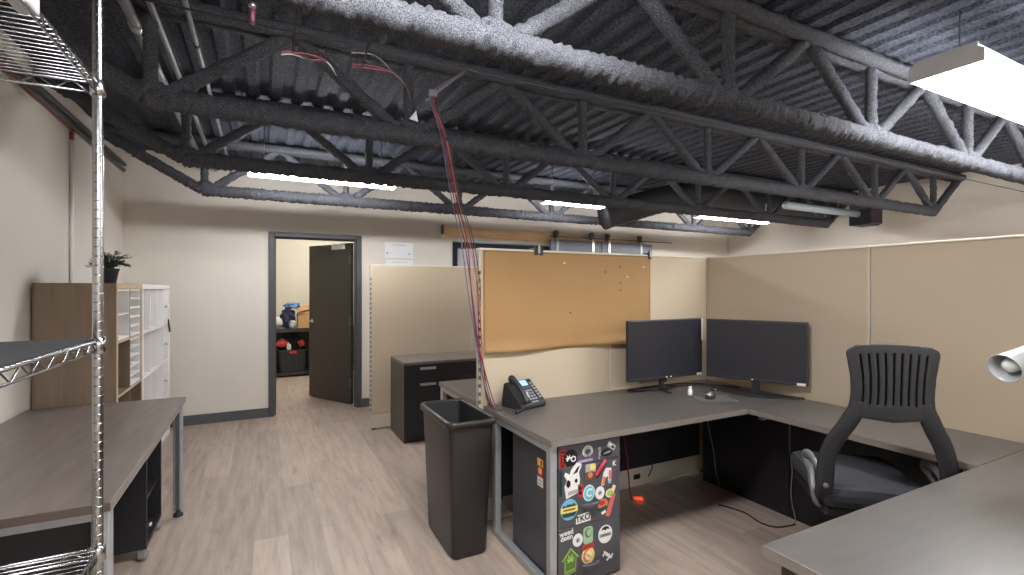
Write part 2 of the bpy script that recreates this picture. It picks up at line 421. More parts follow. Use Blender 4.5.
def make_joist(label):
    t = thing('roof_joist', label, 'roof joist', (0, 1.64, 0), 0, 'open web roof joists')
    b = mb('spray'); fuzzy(b, (-0.50, 0, ZB), (7.04, 0, ZB), 0.054)
    fuzzy(b, (-0.50, 0, ZB), (XL + 0.02, 0, ZT + 0.01), 0.044); fuzzy(b, (7.04, 0, ZB), (XR - 0.02, 0, ZT + 0.01), 0.040)
    b.build('bottom_chord', t)
    b = mb('spray')
    for k in range(2): fuzzy(b, (XL + 0.01, (-0.035, 0.035)[k], ZT + 0.02), (XR - 0.01, (-0.035, 0.035)[k], ZT + 0.02), 0.040, 8, 0.02)
    b.build('top_chord', t)
    for i, x in enumerate(BAYS):
        b = mb('spray'); fuzzy(b, (x, 0, ZB), (x, 0, ZT), 0.031, 10); b.build('web_post', t)
        for s in (-1, 1):
            xe = x + s * 0.60
            if xe < -0.6 or xe > 7.2: continue
            b = mb('spray'); fuzzy(b, (x + s * 0.03, 0, ZB), (xe, 0, ZT), 0.035, 10); b.build('web_brace', t)
        b = mb('spray')
        V = []; 
        bmx = bmesh.new(); bmesh.ops.create_icosphere(bmx, subdivisions=3, radius=1)
        for q in bmx.verts: q.co = Vector((x + q.co.x * 0.085, q.co.y * 0.045, ZB + 0.03 + q.co.z * 0.06)) + q.co * (0.012 * (random.random() - 0.5))
        b.bm(bmx); b.build('gusset', t)
    return t
j1 = make_joist('thick speckled roof joist across the top of the picture, nearest one in view')
dup(j1, (0, 2.86, 0), 'second roof joist back, the one the red and blue cables drop from')
dup(j1, (0, 4.08, 0), 'third roof joist back, dark chord just in front of the far strip lights')
dup(j1, (0, 5.30, 0), 'farthest roof joist, thin black truss just in front of the door wall')
jn = dup(j1, (0, 0.42, 0), 'roof joist overhead, above the near desk and before the wide lit fixture')

# ---------------------------------------------------------------- light fixtures
def wrap_light(x0, y, label, L=1.22):
    t = thing('ceiling_light', label, 'ceiling light', (x0, y, 2.572), 0, 'wide ceiling fixtures')
    wd = 0.15
    b = mb('housing'); b.box(0, L, -wd * 0.8, wd * 0.8, 0.018, 0.05, 0.004)
    for e0, e1 in ((-0.012, 0.0), (L, L + 0.012)):
        b.prism([(-wd, -0.048), (wd, -0.048), (wd, 0.012), (wd * 0.84, 0.028), (wd * 0.84, 0.05), (-wd * 0.84, 0.05), (-wd * 0.84, 0.028), (-wd, 0.012)], (e0, 0, 0), (0, 1, 0), (0, 0, 1), (1, 0, 0), e1 - e0)
    b.build('housing', t)
    b = mb('lens'); b.prism([(-wd + 0.003, -0.042), (-wd + 0.02, -0.046), (wd - 0.02, -0.046), (wd - 0.003, -0.042), (wd - 0.003, 0.01), (wd * 0.8, 0.017), (-wd * 0.8, 0.017), (-wd + 0.003, 0.01)], (0.0, 0, 0), (0, 1, 0), (0, 0, 1), (1, 0, 0), L)
    b.build('diffuser', t)
    for xx in (0.15, L - 0.15):
        b = mb('galv'); b.tube([(xx, 0, 0.05), (xx, 0, 0.300)], 0.004, 6); b.build('hanger', t)
    return t
wl = wrap_light(2.99, 1.17, 'wide white glowing ceiling fixture at the top right of the picture', 2.44)
wrap_light(0.04, 1.17, 'wide glowing ceiling fixture just above the top edge of the picture')
wrap_light(6.0, 1.17, 'wide glowing ceiling fixture beyond the right cubicle panels')
wrap_light(0.04, -2.35, 'wide glowing ceiling fixture far behind the camera, left one')
wrap_light(2.2, -2.35, 'wide glowing ceiling fixture far behind the camera, right one')

def strip_light(x0, x1, y, z, label, m='striplens'):
    t = thing('strip_light', label, 'ceiling light', (x0, y, z), 0, 'strip lights along the door wall')
    L = x1 - x0
    b = mb('housing'); b.box(0, L, -0.035, 0.035, 0.05, 0.09, 0.003); b.box(-0.006, 0, -0.05, 0.05, 0.0, 0.09); b.box(L, L + 0.006, -0.05, 0.05, 0.0, 0.09); b.build('housing', t)
    b = mb(m); b.prism([(-0.045, 0.0), (0.045, 0.0), (0.05, 0.025), (0.04, 0.05), (-0.04, 0.05), (-0.05, 0.025)], (0, 0, 0.0), (0, 1, 0), (0, 0, 1), (1, 0, 0), L); b.build('diffuser', t)
    for xx in (0.12, L - 0.12):
        b = mb('galv'); b.tube([(xx, 0, 0.09), (xx, 0, 2.863 - z)], 0.004, 6); b.build('hanger', t)
    return t
strip_light(-0.11, 1.13, 4.72, 2.428, 'lit strip light hanging above the open doorway')
strip_light(2.80, 3.62, 4.72, 2.428, 'lit strip light half hidden by a joist above the barn doors')
strip_light(5.2, 6.62, 4.72, 2.425, 'lit strip light hanging before the far right corner')
sl = strip_light(0.3, 1.52, 8.1, 2.60, 'strip light inside the storage room beyond the doorway')
for c in sl.children:
    if c.name.startswith('hanger'): c.scale = (1, 1, 0.58); c.location.z = 0.038

# ---------------------------------------------------------------- pipes, ducts and wires under the roof
def pipe(name, pts, r, m, label, cat='pipe', group=None):
    t = thing(name, label, cat, pts[0], 0, group)
    b = rel(t).use(m); b.tube(pts, r, 12); b.build('tube', t); return t
t = pipe('conduit', [(-0.555, 0.6, 2.752), (-0.555, 6.2, 2.752)], 0.024, 'galv', 'thick grey conduit under the deck, leftmost of the three overhead', 'conduit', 'overhead conduits')
b = rel(t).use('nickel')
b.lathe([(0.030, 2.95), (0.030, 3.0)], (-0.555, 0, 2.752), 14, 'y')
b.build('coupling', t)
pipe('conduit', [(-0.455, 0.6, 2.752), (-0.455, 6.2, 2.752)], 0.015, 'galv', 'grey conduit running between the thick and the thin one overhead', 'conduit', 'overhead conduits')
t = pipe('conduit', [(-0.312, 0.6, 2.752), (-0.312, 6.2, 2.752)], 0.012, 'galv', 'thin bright conduit, rightmost of the three overhead', 'conduit', 'overhead conduits')
b = rel(t).use('darkcable'); b.lathe([(0.016, 3.05), (0.016, 3.08)], (-0.312, 0, 2.752), 12, 'y'); b.build('coupling', t)
pipe('conduit', [(-1.245, 0.2, 2.715), (-1.245, 6.15, 2.715)], 0.020, 'blackmetal', 'upper of two dark conduits along the top of the left wall', 'conduit', 'dark conduits on the left wall')
pipe('conduit', [(-1.248, 0.2, 2.655), (-1.248, 6.15, 2.655)], 0.017, 'blackmetal', 'lower of two dark conduits along the top of the left wall', 'conduit', 'dark conduits on the left wall')
t = thing('wall_conduit', 'white vertical conduit on the left wall with a red top end', 'conduit', (-1.255, 4.68, 0.0))
b = rel(t).use('white'); b.tube([(-1.256, 4.68, 0.105), (-1.256, 4.68, 2.56)], 0.012, 10); b.build('tube', t)
b = rel(t).use('red'); b.tube([(-1.256, 4.68, 2.56), (-1.256, 4.68, 2.64)], 0.013, 10); b.build('top_sleeve', t)
tag(mb('red').tube(spline([(-1.215, 2.2, 2.63), (-1.20, 2.9, 2.60), (-1.215, 3.5, 2.625), (-1.21, 4.2, 2.59), (-1.236, 4.66, 2.60)]), 0.006, 6).build('red_wire'), 'loose red wire looped along the left wall under the dark conduits', 'wire')
# red and white wires lying along the joists
wl_ = thing('wire_bundle', 'short red and white wires draped between the first two joists, over the doorway', 'wire', (0.1, 2.02, 2.36))
for k, (m, dz, dy) in enumerate((('red', 0, 0), ('maroon', 0.012, 0.02), ('s_grey', 0.006, 0.03))):
    b = rel(wl_).use(m); b.tube(spline([(0.06, 2.0 + dy, 2.335 + dz), (0.10, 2.0 + dy, 2.345 + dz), (0.16, 2.0 + dy, 2.35 - dz), (0.22, 2.02, 2.345), (0.26, 2.05, 2.31)]), 0.0025, 6); b.build('wire', wl_)
b = rel(wl_).use('darkcable'); b.tube([(0.1, 2.0, 2.345), (0.1, 1.64, 2.415)], 0.003, 6); b.build('tie', wl_)
wl2 = thing('wire_bundle', 'short red and grey wires draped under the second joist, beside the cable drop', 'wire', (0.33, 2.02, 2.34))
for k, (m, dz) in enumerate((('red', 0), ('maroon', 0.01), ('blackmetal', 0.055))):
    b = rel(wl2).use(m); b.tube(spline([(0.31, 2.0, 2.335 + dz), (0.40, 2.0, 2.345 + dz), (0.48, 2.02, 2.352), (0.54, 2.05, 2.32), (0.57, 2.07, 2.27)]), 0.0025, 6); b.build('wire', wl2)
b = rel(wl2).use('darkcable'); b.tube([(0.35, 2.0, 2.34), (0.35, 1.64, 2.415)], 0.003, 6); b.build('tie', wl2)
wl3 = thing('wire_bundle', 'red wires crossing high behind the chrome shelf post', 'wire', (-0.9, 2.2, 2.6))
for k, (m, dz) in enumerate((('red', 0), ('maroon', 0.07), ('red', 0.06))):
    b = rel(wl3).use(m); b.tube(spline([(-1.25, 2.3, 2.62 + dz), (-0.95, 2.3, 2.61 + dz), (-0.6, 2.3, 2.585 + dz * 0.7), (-0.31, 2.3, 2.60 + dz * 0.4)]), 0.005, 6); b.build('wire', wl3)
b = rel(wl3).use('darkcable'); b.tube([(-0.312, 2.3, 2.59), (-0.312, 2.3, 2.745)], 0.003, 6); b.build('tie', wl3)
pipe('conduit', [(XL + 0.02, 2.10, 2.47), (XR - 0.02, 2.10, 2.47)], 0.004, 'duct', 'thin black rod running left to right between the first two joists', 'rod')
b = None
# flexible duct in the last bay, turning down toward the barn doors
t = thing('air_duct', 'round black air duct turning down above the far barn doors', 'duct', (4.1, 4.9, 2.5))
b = rel(t).use('duct')
pts = spline([(7.6, 4.42, 2.66), (6.6, 4.42, 2.66), (5.6, 4.42, 2.66), (4.9, 4.46, 2.65), (4.45, 4.62, 2.58), (4.10, 4.88, 2.46), (3.86, 4.97, 2.39)], 10)
b.tube(pts, [0.165 + 0.005 * (i % 2) for i in range(len(pts))], 20); b.build('duct_sleeve', t)
b = rel(t).use('duct'); b.tube([(3.875, 4.965, 2.393), (3.83, 4.98, 2.38)], 0.176, 24); b.build('collar', t)
t = thing('air_register', 'dark box-shaped air vent hanging below the joists before the right wall', 'vent', (7.36, 3.72, 2.46))
b = rel(t).use('register'); b.box(7.15, 7.42, 3.58, 3.62, 2.335, 2.585, 0.005)
b.build('grille', t)
b = rel(t).use('duct'); b.box(7.13, 7.44, 3.62, 3.85, 2.32, 2.60, 0.01); b.build('plenum_box', t)
b = rel(t).use('duct')
for xx in (7.2, 7.38): b.tube([(xx, 3.75, 2.59), (xx, 3.75, 2.87)], 0.006, 6)
b.build('hanger', t)
t = thing('pale_duct', 'pale blue-grey pipe running to the dark vent before the right wall', 'pipe', (6.4, 3.74, 2.47))
b = rel(t).use('palepipe'); b.tube([(5.6, 3.74, 2.47), (7.14, 3.74, 2.47)], 0.045, 14); b.build('tube', t)
b = rel(t).use('duct')
for xx in (5.8, 6.7): b.tube([(xx, 3.74, 2.51), (xx, 3.74, 2.87)], 0.004, 6)
b.build('hanger', t)
# small odds and ends caught on the joists
for i, (x, y, z, lab) in enumerate(((0.757, 2.80, 2.449, 'small white paper scrap caught on the second joist left of the cable drop'), (0.975, 4.02, 2.745, 'small white paper scrap caught on the third joist above the strip light'))):
    b = mb('paper'); b.prism([(0.0, 0.0), (0.045, 0.06), (0.052, -0.01)], (x, y, z), (1, 0, 0), (0, 0.2, 1), (0, -1, 0.2), 0.002); b.use('darkcable').tube([(x + 0.045, y, z + 0.055), (x + 0.045, y + 0.03, z + 0.07)], 0.002, 5); tag(b.build('paper_scrap'), lab, 'scrap')
t = thing('sprinkler_head', 'small red-capped sprinkler head under the first joist, high on the left', 'sprinkler', (-0.035, 2.0, 2.44))
mb('maroon').lathe([(0.007, -0.02), (0.011, -0.017), (0.011, 0.03), (0.008, 0.035)], (0, 0, 0), 12).build('cap', t)
mb('nickel').lathe([(0.007, 0.034), (0.013, 0.04), (0.013, 0.055), (0.008, 0.06), (0.008, 0.44)], (0, 0, 0), 12).build('drop_pipe', t)
# cable drop to the desk
cb = thing('cable_drop', 'long red, blue and black cables hanging from the roof down to the desk end', 'cable', (1.05, 2.8, 2.6))
path = [(1.085, 2.80, 2.78), (0.90, 2.80, 2.62), (0.93, 2.80, 2.47), (0.969, 2.80, 2.351), (1.032, 2.79, 1.997), (1.084, 2.76, 1.758)]
def cable(m, tail, dx, r=0.0035):
    b = rel(cb).use(m)
    b.tube(spline([(p[0] + dx * (0.3 + 0.28 * i), p[1] + dx * 0.5, p[2]) for i, p in enumerate(path)] + tail, 8), r, 7); b.build('cable', cb)
cable('red', [(1.129, 2.735, 1.393), (1.172, 2.725, 1.083), (1.255, 2.70, 0.765), (1.275, 2.69, 0.748)], 0.0, 0.0036)
cable('maroon', [(1.122, 2.74, 1.45), (1.155, 2.735, 1.15), (1.205, 2.72, 0.86), (1.228, 2.70, 0.760), (1.24, 2.67, 0.748)], 0.012, 0.0036)
cable('blue', [(1.10, 2.74, 1.45), (1.14, 2.735, 1.20), (1.19, 2.71, 0.90), (1.222, 2.66, 0.765), (1.25, 2.62, 0.748)], -0.014, 0.0032)
cable('maroon', [(1.165, 2.745, 1.45), (1.176, 2.74, 1.1), (1.215, 2.735, 0.82), (1.232, 2.73, 0.755), (1.25, 2.72, 0.748)], 0.03, 0.0032)
cable('darkcable', [(1.18, 2.745, 1.50), (1.182, 2.745, 1.30), (1.205, 2.735, 0.95), (1.222, 2.64, 0.758), (1.25, 2.58, 0.748)], 0.04, 0.0028)
cable('orangecable', [(1.15, 2.745, 1.56), (1.175, 2.745, 1.42), (1.20, 2.74, 1.0), (1.226, 2.73, 0.76), (1.25, 2.74, 0.748)], 0.02, 0.0028)
b = rel(cb).use('galv'); b.box(0.87, 0.92, 2.775, 2.80, 2.60, 2.64, 0.006); b.build('clamp', cb)
tag(mb('galv').tube([(0.86, 2.80, 2.575), (1.10, 2.80, 2.80)], 0.008, 8).build('strut_rod'), 'thin bare metal rod slanting beside the cable clamp on the second joist', 'rod')

# ---------------------------------------------------------------- cubicle panels
def panel(name, label, axis, a0, a1, c, h=1.715, end=None, basetop=0.17, group='beige cubicle panels'):
    """axis 'x': runs along x at y=c..c+.05 ; axis 'y': runs along y at x=c..c+.05"""
    ln = a1 - a0
    t = thing(name, label, 'cubicle panel', (a0, c, 0) if axis == 'x' else (c, a0, 0), 0, group)
    def bx(b, s0, s1, d0, d1, z0, z1, bev=0.0):
        if axis == 'x': b.box(s0, s1, d0, d1, z0, z1, bev)
        else: b.box(d0, d1, s0, s1, z0, z1, bev)
    b = mb('fabric'); bx(b, 0.012, ln - 0.012, 0.0, 0.05, basetop, h - 0.012, 0.004); b.build('fabric_panel', t)
    b = mb('captrim'); bx(b, 0.002, ln - 0.002, -0.002, 0.052, h - 0.012, h, 0.003); b.build('top_cap', t)
    b = mb('trim'); bx(b, 0.012, ln - 0.012, -0.004, 0.054, 0.02, basetop - 0.004, 0.003); b.build('raceway', t)
    b = mb('trim'); bx(b, ln - 0.012, ln - 0.002, 0.004, 0.046, 0.0, h - 0.012); b.build('edge_post', t)
    b = mb('trim'); bx(b, 0.002, 0.012, 0.004, 0.046, 0.0, h - 0.012)
    if end is not None:
        b.use('s_black')
        for k in range(28):
            z = 0.2 + k * 0.05
            b.box(0.0012, 0.0021, 0.012, 0.020, z, z + 0.022); b.box(0.003, 0.0105, -0.0006, 0.0042, z, z + 0.022)
    b.build('edge_post', t)
    for s0 in (0.03, ln - 0.05):
        b = mb('blackplastic'); bx(b, s0, s0 + 0.025, 0.012, 0.038, 0.0, 0.021); b.build('foot', t)
    return t
panel('cubicle_panel', 'beige cubicle panel behind the phone, mostly covered by the orange sheet', 'x', 1.185, 2.185, 2.77, end=1)
panel('cubicle_panel', 'beige cubicle panel behind the left monitor, right of the orange sheet', 'x', 2.185, 3.165, 2.77)
panel('cubicle_panel', 'beige cubicle panel behind the right monitor, beside the corner', 'y', 1.595, 2.82, 3.17)
panel('cubicle_panel', 'beige cubicle panel behind the office chair and the lamp, at the right edge', 'y', 0.42, 1.595, 3.17)
panel('cubicle_panel', 'beige cubicle panel beside the near desk, beyond the right edge of the picture', 'y', -0.755, 0.42, 3.17)
panel('cubicle_panel', 'beige cubicle panel behind the black credenza, next to the open door', 'x', 0.985, 2.117, 5.15, end=1)
panel('cubicle_panel', 'beige cubicle panel behind the hanging cables, next right after the one by the door', 'x', 2.117, 3.25, 5.15)
# outlet on the raceway below the desk
tag(mb('s_black').box(2.405, 2.465, 2.762, 2.7655, 0.07, 0.105, 0.001).build('outlet_plate'), 'small black power outlet low on the panel under the desk', 'outlet')

# orange sheet
t = thing('paper_sheet', 'large orange kraft paper sheet pinned over the beige panel above the desk', 'paper sheet', (1.885, 2.765, 1.38))
nx, nz = 60, 28; V = []; F = []
for side in (0, 1):
    for j in range(nz + 1):
        for i in range(nx + 1):
            u, q = i / nx, j / nz
            x = 1.212 + 1.350 * u; z = 1.062 + 0.638 * q + 0.010 * u * (1 - q)
            curl = max(0, 0.12 - q) / 0.12
            y = 2.7665 - 0.004 - 0.030 * curl ** 2 * (0.5 + 0.5 * math.sin(u * 9 + 0.6)) - 0.002 * math.sin(u * 7) ** 2
            z -= 0.004 * curl * math.sin(u * 6.0) ** 2
            V.append((x, y + (0.0014 if side else 0), z))
N1 = (nx + 1) * (nz + 1)
for j in range(nz):
    for i in range(nx):
        a = j * (nx + 1) + i; F.append((a, a + 1, a + nx + 2, a + nx + 1)); F.append(tuple(N1 + q for q in (a, a + nx + 1, a + nx + 2, a + 1)))
for i in range(nx): F.append((i, N1 + i, N1 + i + 1, i + 1)); a = nz * (nx + 1) + i; F.append((a, a + 1, N1 + a + 1, N1 + a))
for j in range(nz): a = j * (nx + 1); F.append((a, a + nx + 1, N1 + a + nx + 1, N1 + a)); a += nx; F.append((a, N1 + a, N1 + a + nx + 1, a + nx + 1))
b = rel(t).use('orange'); b.add(V, F, True); b.build('sheet', t)
b = rel(t)
for i, (x, z) in enumerate(((1.803, 1.635), (2.28, 1.618), (2.146, 1.58), (2.344, 1.547), (2.28, 1.503), (2.28, 1.453), (2.495, 1.622), (1.852, 1.30))):
    b.use('holelight' if i in (0, 3, 6) else 'hole'); b.prism(circ(0, 0, 0.010 if i in (0, 6) else 0.007, 0.006, 10), (x, 2.7605, z), (1, 0, 0), (0, 0, 1), (0, -1, 0), 0.0012)
b.build('pin_hole', t)
for i, (x, lab) in enumerate(((1.604, 'black glass clip on the panel top, above the middle of the orange sheet'), (2.557, 'black glass clip at the top right corner of the orange sheet'))):
    t = thing('panel_clip', lab, 'clip', (x, 2.795, 1.715), 0, 'panel clips')
    for dx in ((-0.02, 0.02) if i == 0 else (0.0,)):
        b = mb('blackplastic'); b.box(dx - 0.013, dx + 0.013, -0.040, -0.028, -0.035, 0.03, 0.003); b.box(dx - 0.013, dx + 0.013, -0.040, 0.030, 0.0005, 0.012, 0.003); b.build('jaw', t)
    b = mb('nickel'); b.box(-0.008, 0.008, -0.043, -0.040, -0.02, 0.03); b.build('stud', t)

# ---------------------------------------------------------------- barn door hardware on the far wall
t = thing('barn_door_rail', 'knotty pine header board with a steel sliding rail on the far wall', 'door rail', (2.1, 6.2, 2.22))
b = rel(t).use('pine'); b.box(2.11, 5.62, YB - 0.035, YB, 2.165, 2.285, 0.004); b.build('header_board', t)
b = rel(t).use('galv'); b.box(3.78, 6.20, YB - 0.066, YB - 0.058, 2.232, 2.252); b.build('rail', t)
b = rel(t).use('housing'); b.box(5.62, 6.22, YB - 0.05, YB, 2.235, 2.275, 0.003); b.build('rail_end_board', t)
b = rel(t).use('blackmetal')
for x in (3.95, 4.65, 5.3, 6.05): b.lathe([(0.010, YB - 0.075), (0.010, YB - 0.03)], (x, 0, 2.243), 10, 'y')
b.box(2.105, 2.125, YB - 0.085, YB - 0.03, 2.19, 2.31); b.build('bolt', t)
for x0, x1, straps, lab in ((3.755, 4.665, (3.865, 4.51), 'left grey sliding barn door, only its top edge shows over the panel'), (4.675, 5.70, (4.82, 5.47), 'right grey sliding barn door, only its top edge shows over the panel')):
    t = thing('barn_door', lab, 'sliding door', (x0, 6.12, 0), 0, 'sliding barn doors')
    b = rel(t).use('barn'); b.box(x0, x1, YB - 0.13, YB - 0.09, 0.02, 2.185, 0.004); b.build('slab', t)
    for x in straps:
        b = rel(t).use('nickel'); b.box(x - 0.02, x + 0.02, YB - 0.137, YB - 0.130, 1.98, 2.22, 0.002); b.build('strap', t)
        b = rel(t).use('blackmetal'); b.box(x - 0.025, x + 0.025, YB - 0.135, YB - 0.068, 2.215, 2.225); b.lathe([(0.045, YB - 0.10), (0.045, YB - 0.07)], (x, 0, 2.285), 16, 'y'); b.box(x - 0.022, x + 0.022, YB - 0.115, YB - 0.10, 2.215, 2.31, 0.003); b.build('roller', t)
# notices
t = thing('paper_notice', 'white landscape paper notice on the wall right of the door, upper of two', 'notice', (1.55, YB - 0.002, 1.95), 0, 'paper notices by the door')
b = rel(t).use('paper'); b.box(1.37, 1.735, YB - 0.003, YB, 1.855, 2.055); b.build('sheet', t)
b = rel(t).use('faintink')
for k in range(5): b.box(1.47 + 0.034 * k, 1.498 + 0.034 * k, YB - 0.0035, YB - 0.003, 2.015, 2.028)
b.use('ink').prism(circ(0, 0, 0.010, n=12), (1.405, YB - 0.003, 1.915), (1, 0, 0), (0, 0, 1), (0, -1, 0), 0.0008); b.prism(circ(0, 0, 0.010, n=12), (1.685, YB - 0.003, 1.91), (1, 0, 0), (0, 0, 1), (0, -1, 0), 0.0008); b.build('print', t)
t = thing('paper_notice', 'white paper notice on the wall right of the door, half behind the cubicle panel', 'notice', (1.55, YB - 0.002, 1.73), 0, 'paper notices by the door')
b = rel(t).use('paper'); b.box(1.385, 1.735, YB - 0.003, YB, 1.63, 1.832); b.build('sheet', t)
b = rel(t).use('faintink')
for k in range(6): b.box(1.46 + 0.034 * k, 1.488 + 0.034 * k, YB - 0.0035, YB - 0.003, 1.797, 1.808)
b.build('print', t)

# ---------------------------------------------------------------- desks
def desk_top(b, x0, x1, y0, y1, z0=0.708, z1=0.74):
    b.use('desk').box(x0, x1, y0, y1, z0, z1, 0.003)
# main desk
dk = thing('desk', 'grey-brown desk along the orange sheet holding the phone and left monitor', 'desk', (1.215, 1.97, 0))
b = rel(dk); desk_top(b, 1.215, 3.165, 1.97, 2.765); b.use('deskedge').box(1.213, 2.60, 1.968, 1.9705, 0.709, 0.739); b.box(1.2125, 1.2155, 1.97, 2.765, 0.709, 0.739); b.build('desktop', dk)
b = rel(dk).use('silver')
for x0, x1, y0, y1, z0, z1 in ((1.218, 1.256, 1.985, 2.025, 0, 0.708), (1.218, 1.256, 2.60, 2.64, 0, 0.708), (1.218, 1.256, 2.025, 2.60, 0.0, 0.035), (1.218, 1.256, 2.025, 2.60, 0.673, 0.708)):
    b.box(x0, x1, y0, y1, z0, z1, 0.004)
b.build('leg_frame', dk)
b = rel(dk).use('black'); b.box(1.26, 2.96, 2.66, 2.678, 0.20, 0.708, 0.002); b.build('modesty_panel', dk)
b = rel(dk).use('black'); b.box(2.995, 3.015, 1.975, 2.66, 0.0, 0.708, 0.002); b.build('end_panel', dk)
# file pedestal under it, with stickers
pd = thing('file_pedestal', 'charcoal metal drawer pedestal covered in stickers under the desk end', 'drawer unit', (1.27, 2.0, 0))
b = rel(pd).use('blackmetal'); b.box(1.262, 1.645, 2.006, 2.465, 0.0, 0.70, 0.004); b.build('body', pd)
drawers = []
for z0, z1 in ((0.597, 0.696), (0.299, 0.591), (0.012, 0.293)):
    b = rel(pd).use('blackmetal'); b.box(1.266, 1.641, 1.990, 2.006, z0, z1, 0.003); drawers.append(b.build('drawer', pd))
def dmb(m): b = rel(pd); b.use(m); return b
b = dmb('nickel'); b.box(1.266, 1.641, 1.9895, 1.9915, 0.5925, 0.596); b.box(1.266, 1.641, 1.9895, 1.9915, 0.2945, 0.298); b.build('edge_strip', pd)
for k, z in ((1, 0.383), (2, 0.085)):
    b = dmb('blackmetal'); b.prism([(-0.055, 0.012), (-0.055, 0.004), (-0.035, -0.018), (0.035, -0.018), (0.055, 0.004), (0.055, 0.012)], (1.452, 1.99, z), (1, 0, 0), (0, 0, 1), (0, -1, 0), 0.006)
    b.build('pull_plate', drawers[k])
    b = dmb('blackmetal'); b.tube(spline([(1.402, 1.983, z + 0.01), (1.43, 1.968, z + 0.012), (1.475, 1.968, z + 0.012), (1.502, 1.983, z + 0.01)], 5), 0.006, 8); b.build('handle', drawers[k])
YS = 1.9895
def stick(k, label, *layers):
    """layers: (material, polygon) drawn one above another on the drawer front, or ('text', material, string, x, z, size, angle)"""
    b = rel(pd)
    for i, ly in enumerate(layers):
        d = 0.0006 * min(i + 1, 4) + 0.00001 * i
        if ly[0] == 'text':
            _, m, s_, x, z, size, a = ly; b.use(m)
            b.text(s_, (x, YS - d, z), (math.cos(a), 0, math.sin(a)), (-math.sin(a), 0, math.cos(a)), size, 0.0003, size * 0.02)
        else:
            b.use(ly[0]); b.prism(ly[1], (0, YS, 0), (1, 0, 0), (0, 0, 1), (0, -1, 0), d)
    o = b.build('sticker', drawers[k]); o['label'] = label; return o
def scrib(m, x, z, w_, h_, n_, a=0.0):
    """a row of illegible letter-like strokes"""
    out = []; rr = random.Random(int(x * 9000 + z * 777)); pw = w_ / n_
    for k in range(n_):
        cx_ = -w_ / 2 + pw * (k + 0.5)
        for q in range(2):
            px_, pz_ = cx_ + (0.22 * pw if q else -0.22 * pw), h_ * rr.uniform(-0.12, 0.12)
            c_, s__ = math.cos(a), math.sin(a)
            out.append((m, rot2(rrect(pw * 0.26, h_ * rr.uniform(0.6, 1.0), pw * 0.08, 2), a, x + px_ * c_ - pz_ * s__, z + px_ * s__ + pz_ * c_)))
        out.append((m, rot2(rrect(pw * 0.6, h_ * 0.2, pw * 0.05, 2), a, x + cx_ * math.cos(a) - rr.choice((-0.3, 0.0, 0.3)) * h_ * math.sin(a), z + cx_ * math.sin(a) + rr.choice((-0.3, 0.0, 0.3)) * h_ * math.cos(a))))
    return out
def at(poly, x, z, a=0): return rot2(poly, a, x, z)
stick(0, 'narrow red sticker with small lettering', ('s_red', at(rrect(0.034, 0.088, 0.004), 1.289, 0.637)), ('s_black', at(rrect(0.022, 0.076, 0.003), 1.289, 0.637)), *scrib('s_red', 1.289, 0.637, 0.066, 0.014, 4, R(90)))
def leafshape(x, z, s, a0=90, spread=150, n=5):
    out = []
    for k in range(n):
        a = R(a0 - spread / 2 + spread * k / (n - 1)); L = s * (1.0 - 0.18 * abs(k - (n - 1) / 2))
        dx, dz = math.cos(a), math.sin(a)
        out.append([(x, z), (x + dx * L * 0.5 - dz * s * 0.13, z + dz * L * 0.5 + dx * s * 0.13), (x + dx * L, z + dz * L), (x + dx * L * 0.5 + dz * s * 0.13, z + dz * L * 0.5 - dx * s * 0.13)])
    return out
stick(0, 'round black sticker with a white leaf and ring', ('s_black', circ(1.336, 0.636, 0.041, n=28)), *[('s_white', p) for p in leafshape(1.325, 0.632, 0.026, 120, 180)], ('s_white', circ(1.351, 0.630, 0.015)), ('s_black', circ(1.351, 0.630, 0.009)))
stick(0, 'round cream sticker with a dark tree', ('s_cream', circ(1.437, 0.652, 0.031)), ('s_grey', circ(1.437, 0.652, 0.026)), ('s_dkgreen', circ(1.437, 0.652, 0.017, 0.013)), ('s_brown', at(rrect(0.006, 0.026, 0.001), 1.437, 0.640)))
stick(0, 'wide purple and lilac sticker with lettering', ('s_purple', at(rrect(0.105, 0.026, 0.004), 1.427, 0.626)), ('s_lilac', at(rrect(0.085, 0.013, 0.003), 1.425, 0.609)))
stick(0, 'tall white outline lettering sticker', *scrib('s_grey', 1.51, 0.634, 0.062, 0.015, 4, R(90)))
stick(0, 'grey tilted tag sticker', ('s_grey', at(rrect(0.055, 0.030, 0.006), 1.585, 0.660, R(-35))), ('s_white', at(rrect(0.026, 0.016, 0.003), 1.577, 0.668, R(-35))), ('s_black', at(rrect(0.020, 0.010, 0.003), 1.592, 0.653, R(-35))))
stick(0, 'dark oval sticker with faint lettering', ('s_black', circ(1.556, 0.630, 0.036, 0.020)), *scrib('s_grey', 1.556, 0.630, 0.044, 0.010, 4, R(12)))
stick(1, 'dark green tall lettering sticker', ('s_dkgreen', at(rrect(0.022, 0.130, 0.004), 1.278, 0.520)), *scrib('s_black', 1.278, 0.52, 0.115, 0.015, 6, R(90)))
mk = [(-0.035, -0.085), (0.040, -0.065), (0.046, 0.0), (0.040, 0.035), (0.055, 0.060), (0.050, 0.086), (0.025, 0.082), (-0.005, 0.055), (-0.015, 0.030), (-0.040, 0.045), (-0.046, 0.030), (-0.030, 0.005), (-0.045, -0.025)]
stick(1, 'white cut-out sticker of an ink figure with a long hat', ('s_white', [(1.345 + x, 0.525 + z) for x, z in mk]), ('s_black', [(1.352 + x * 0.55 + 0.006, 0.560 + z * 0.8) for x, z in ((-0.02, -0.01), (0.03, 0.0), (0.06, 0.04), (0.03, 0.03))]), ('s_black', circ(1.368, 0.520, 0.008, 0.010)), ('s_black', circ(1.322, 0.512, 0.012, 0.018)), ('s_grey', at(rrect(0.055, 0.018, 0.004), 1.348, 0.468, R(8))))
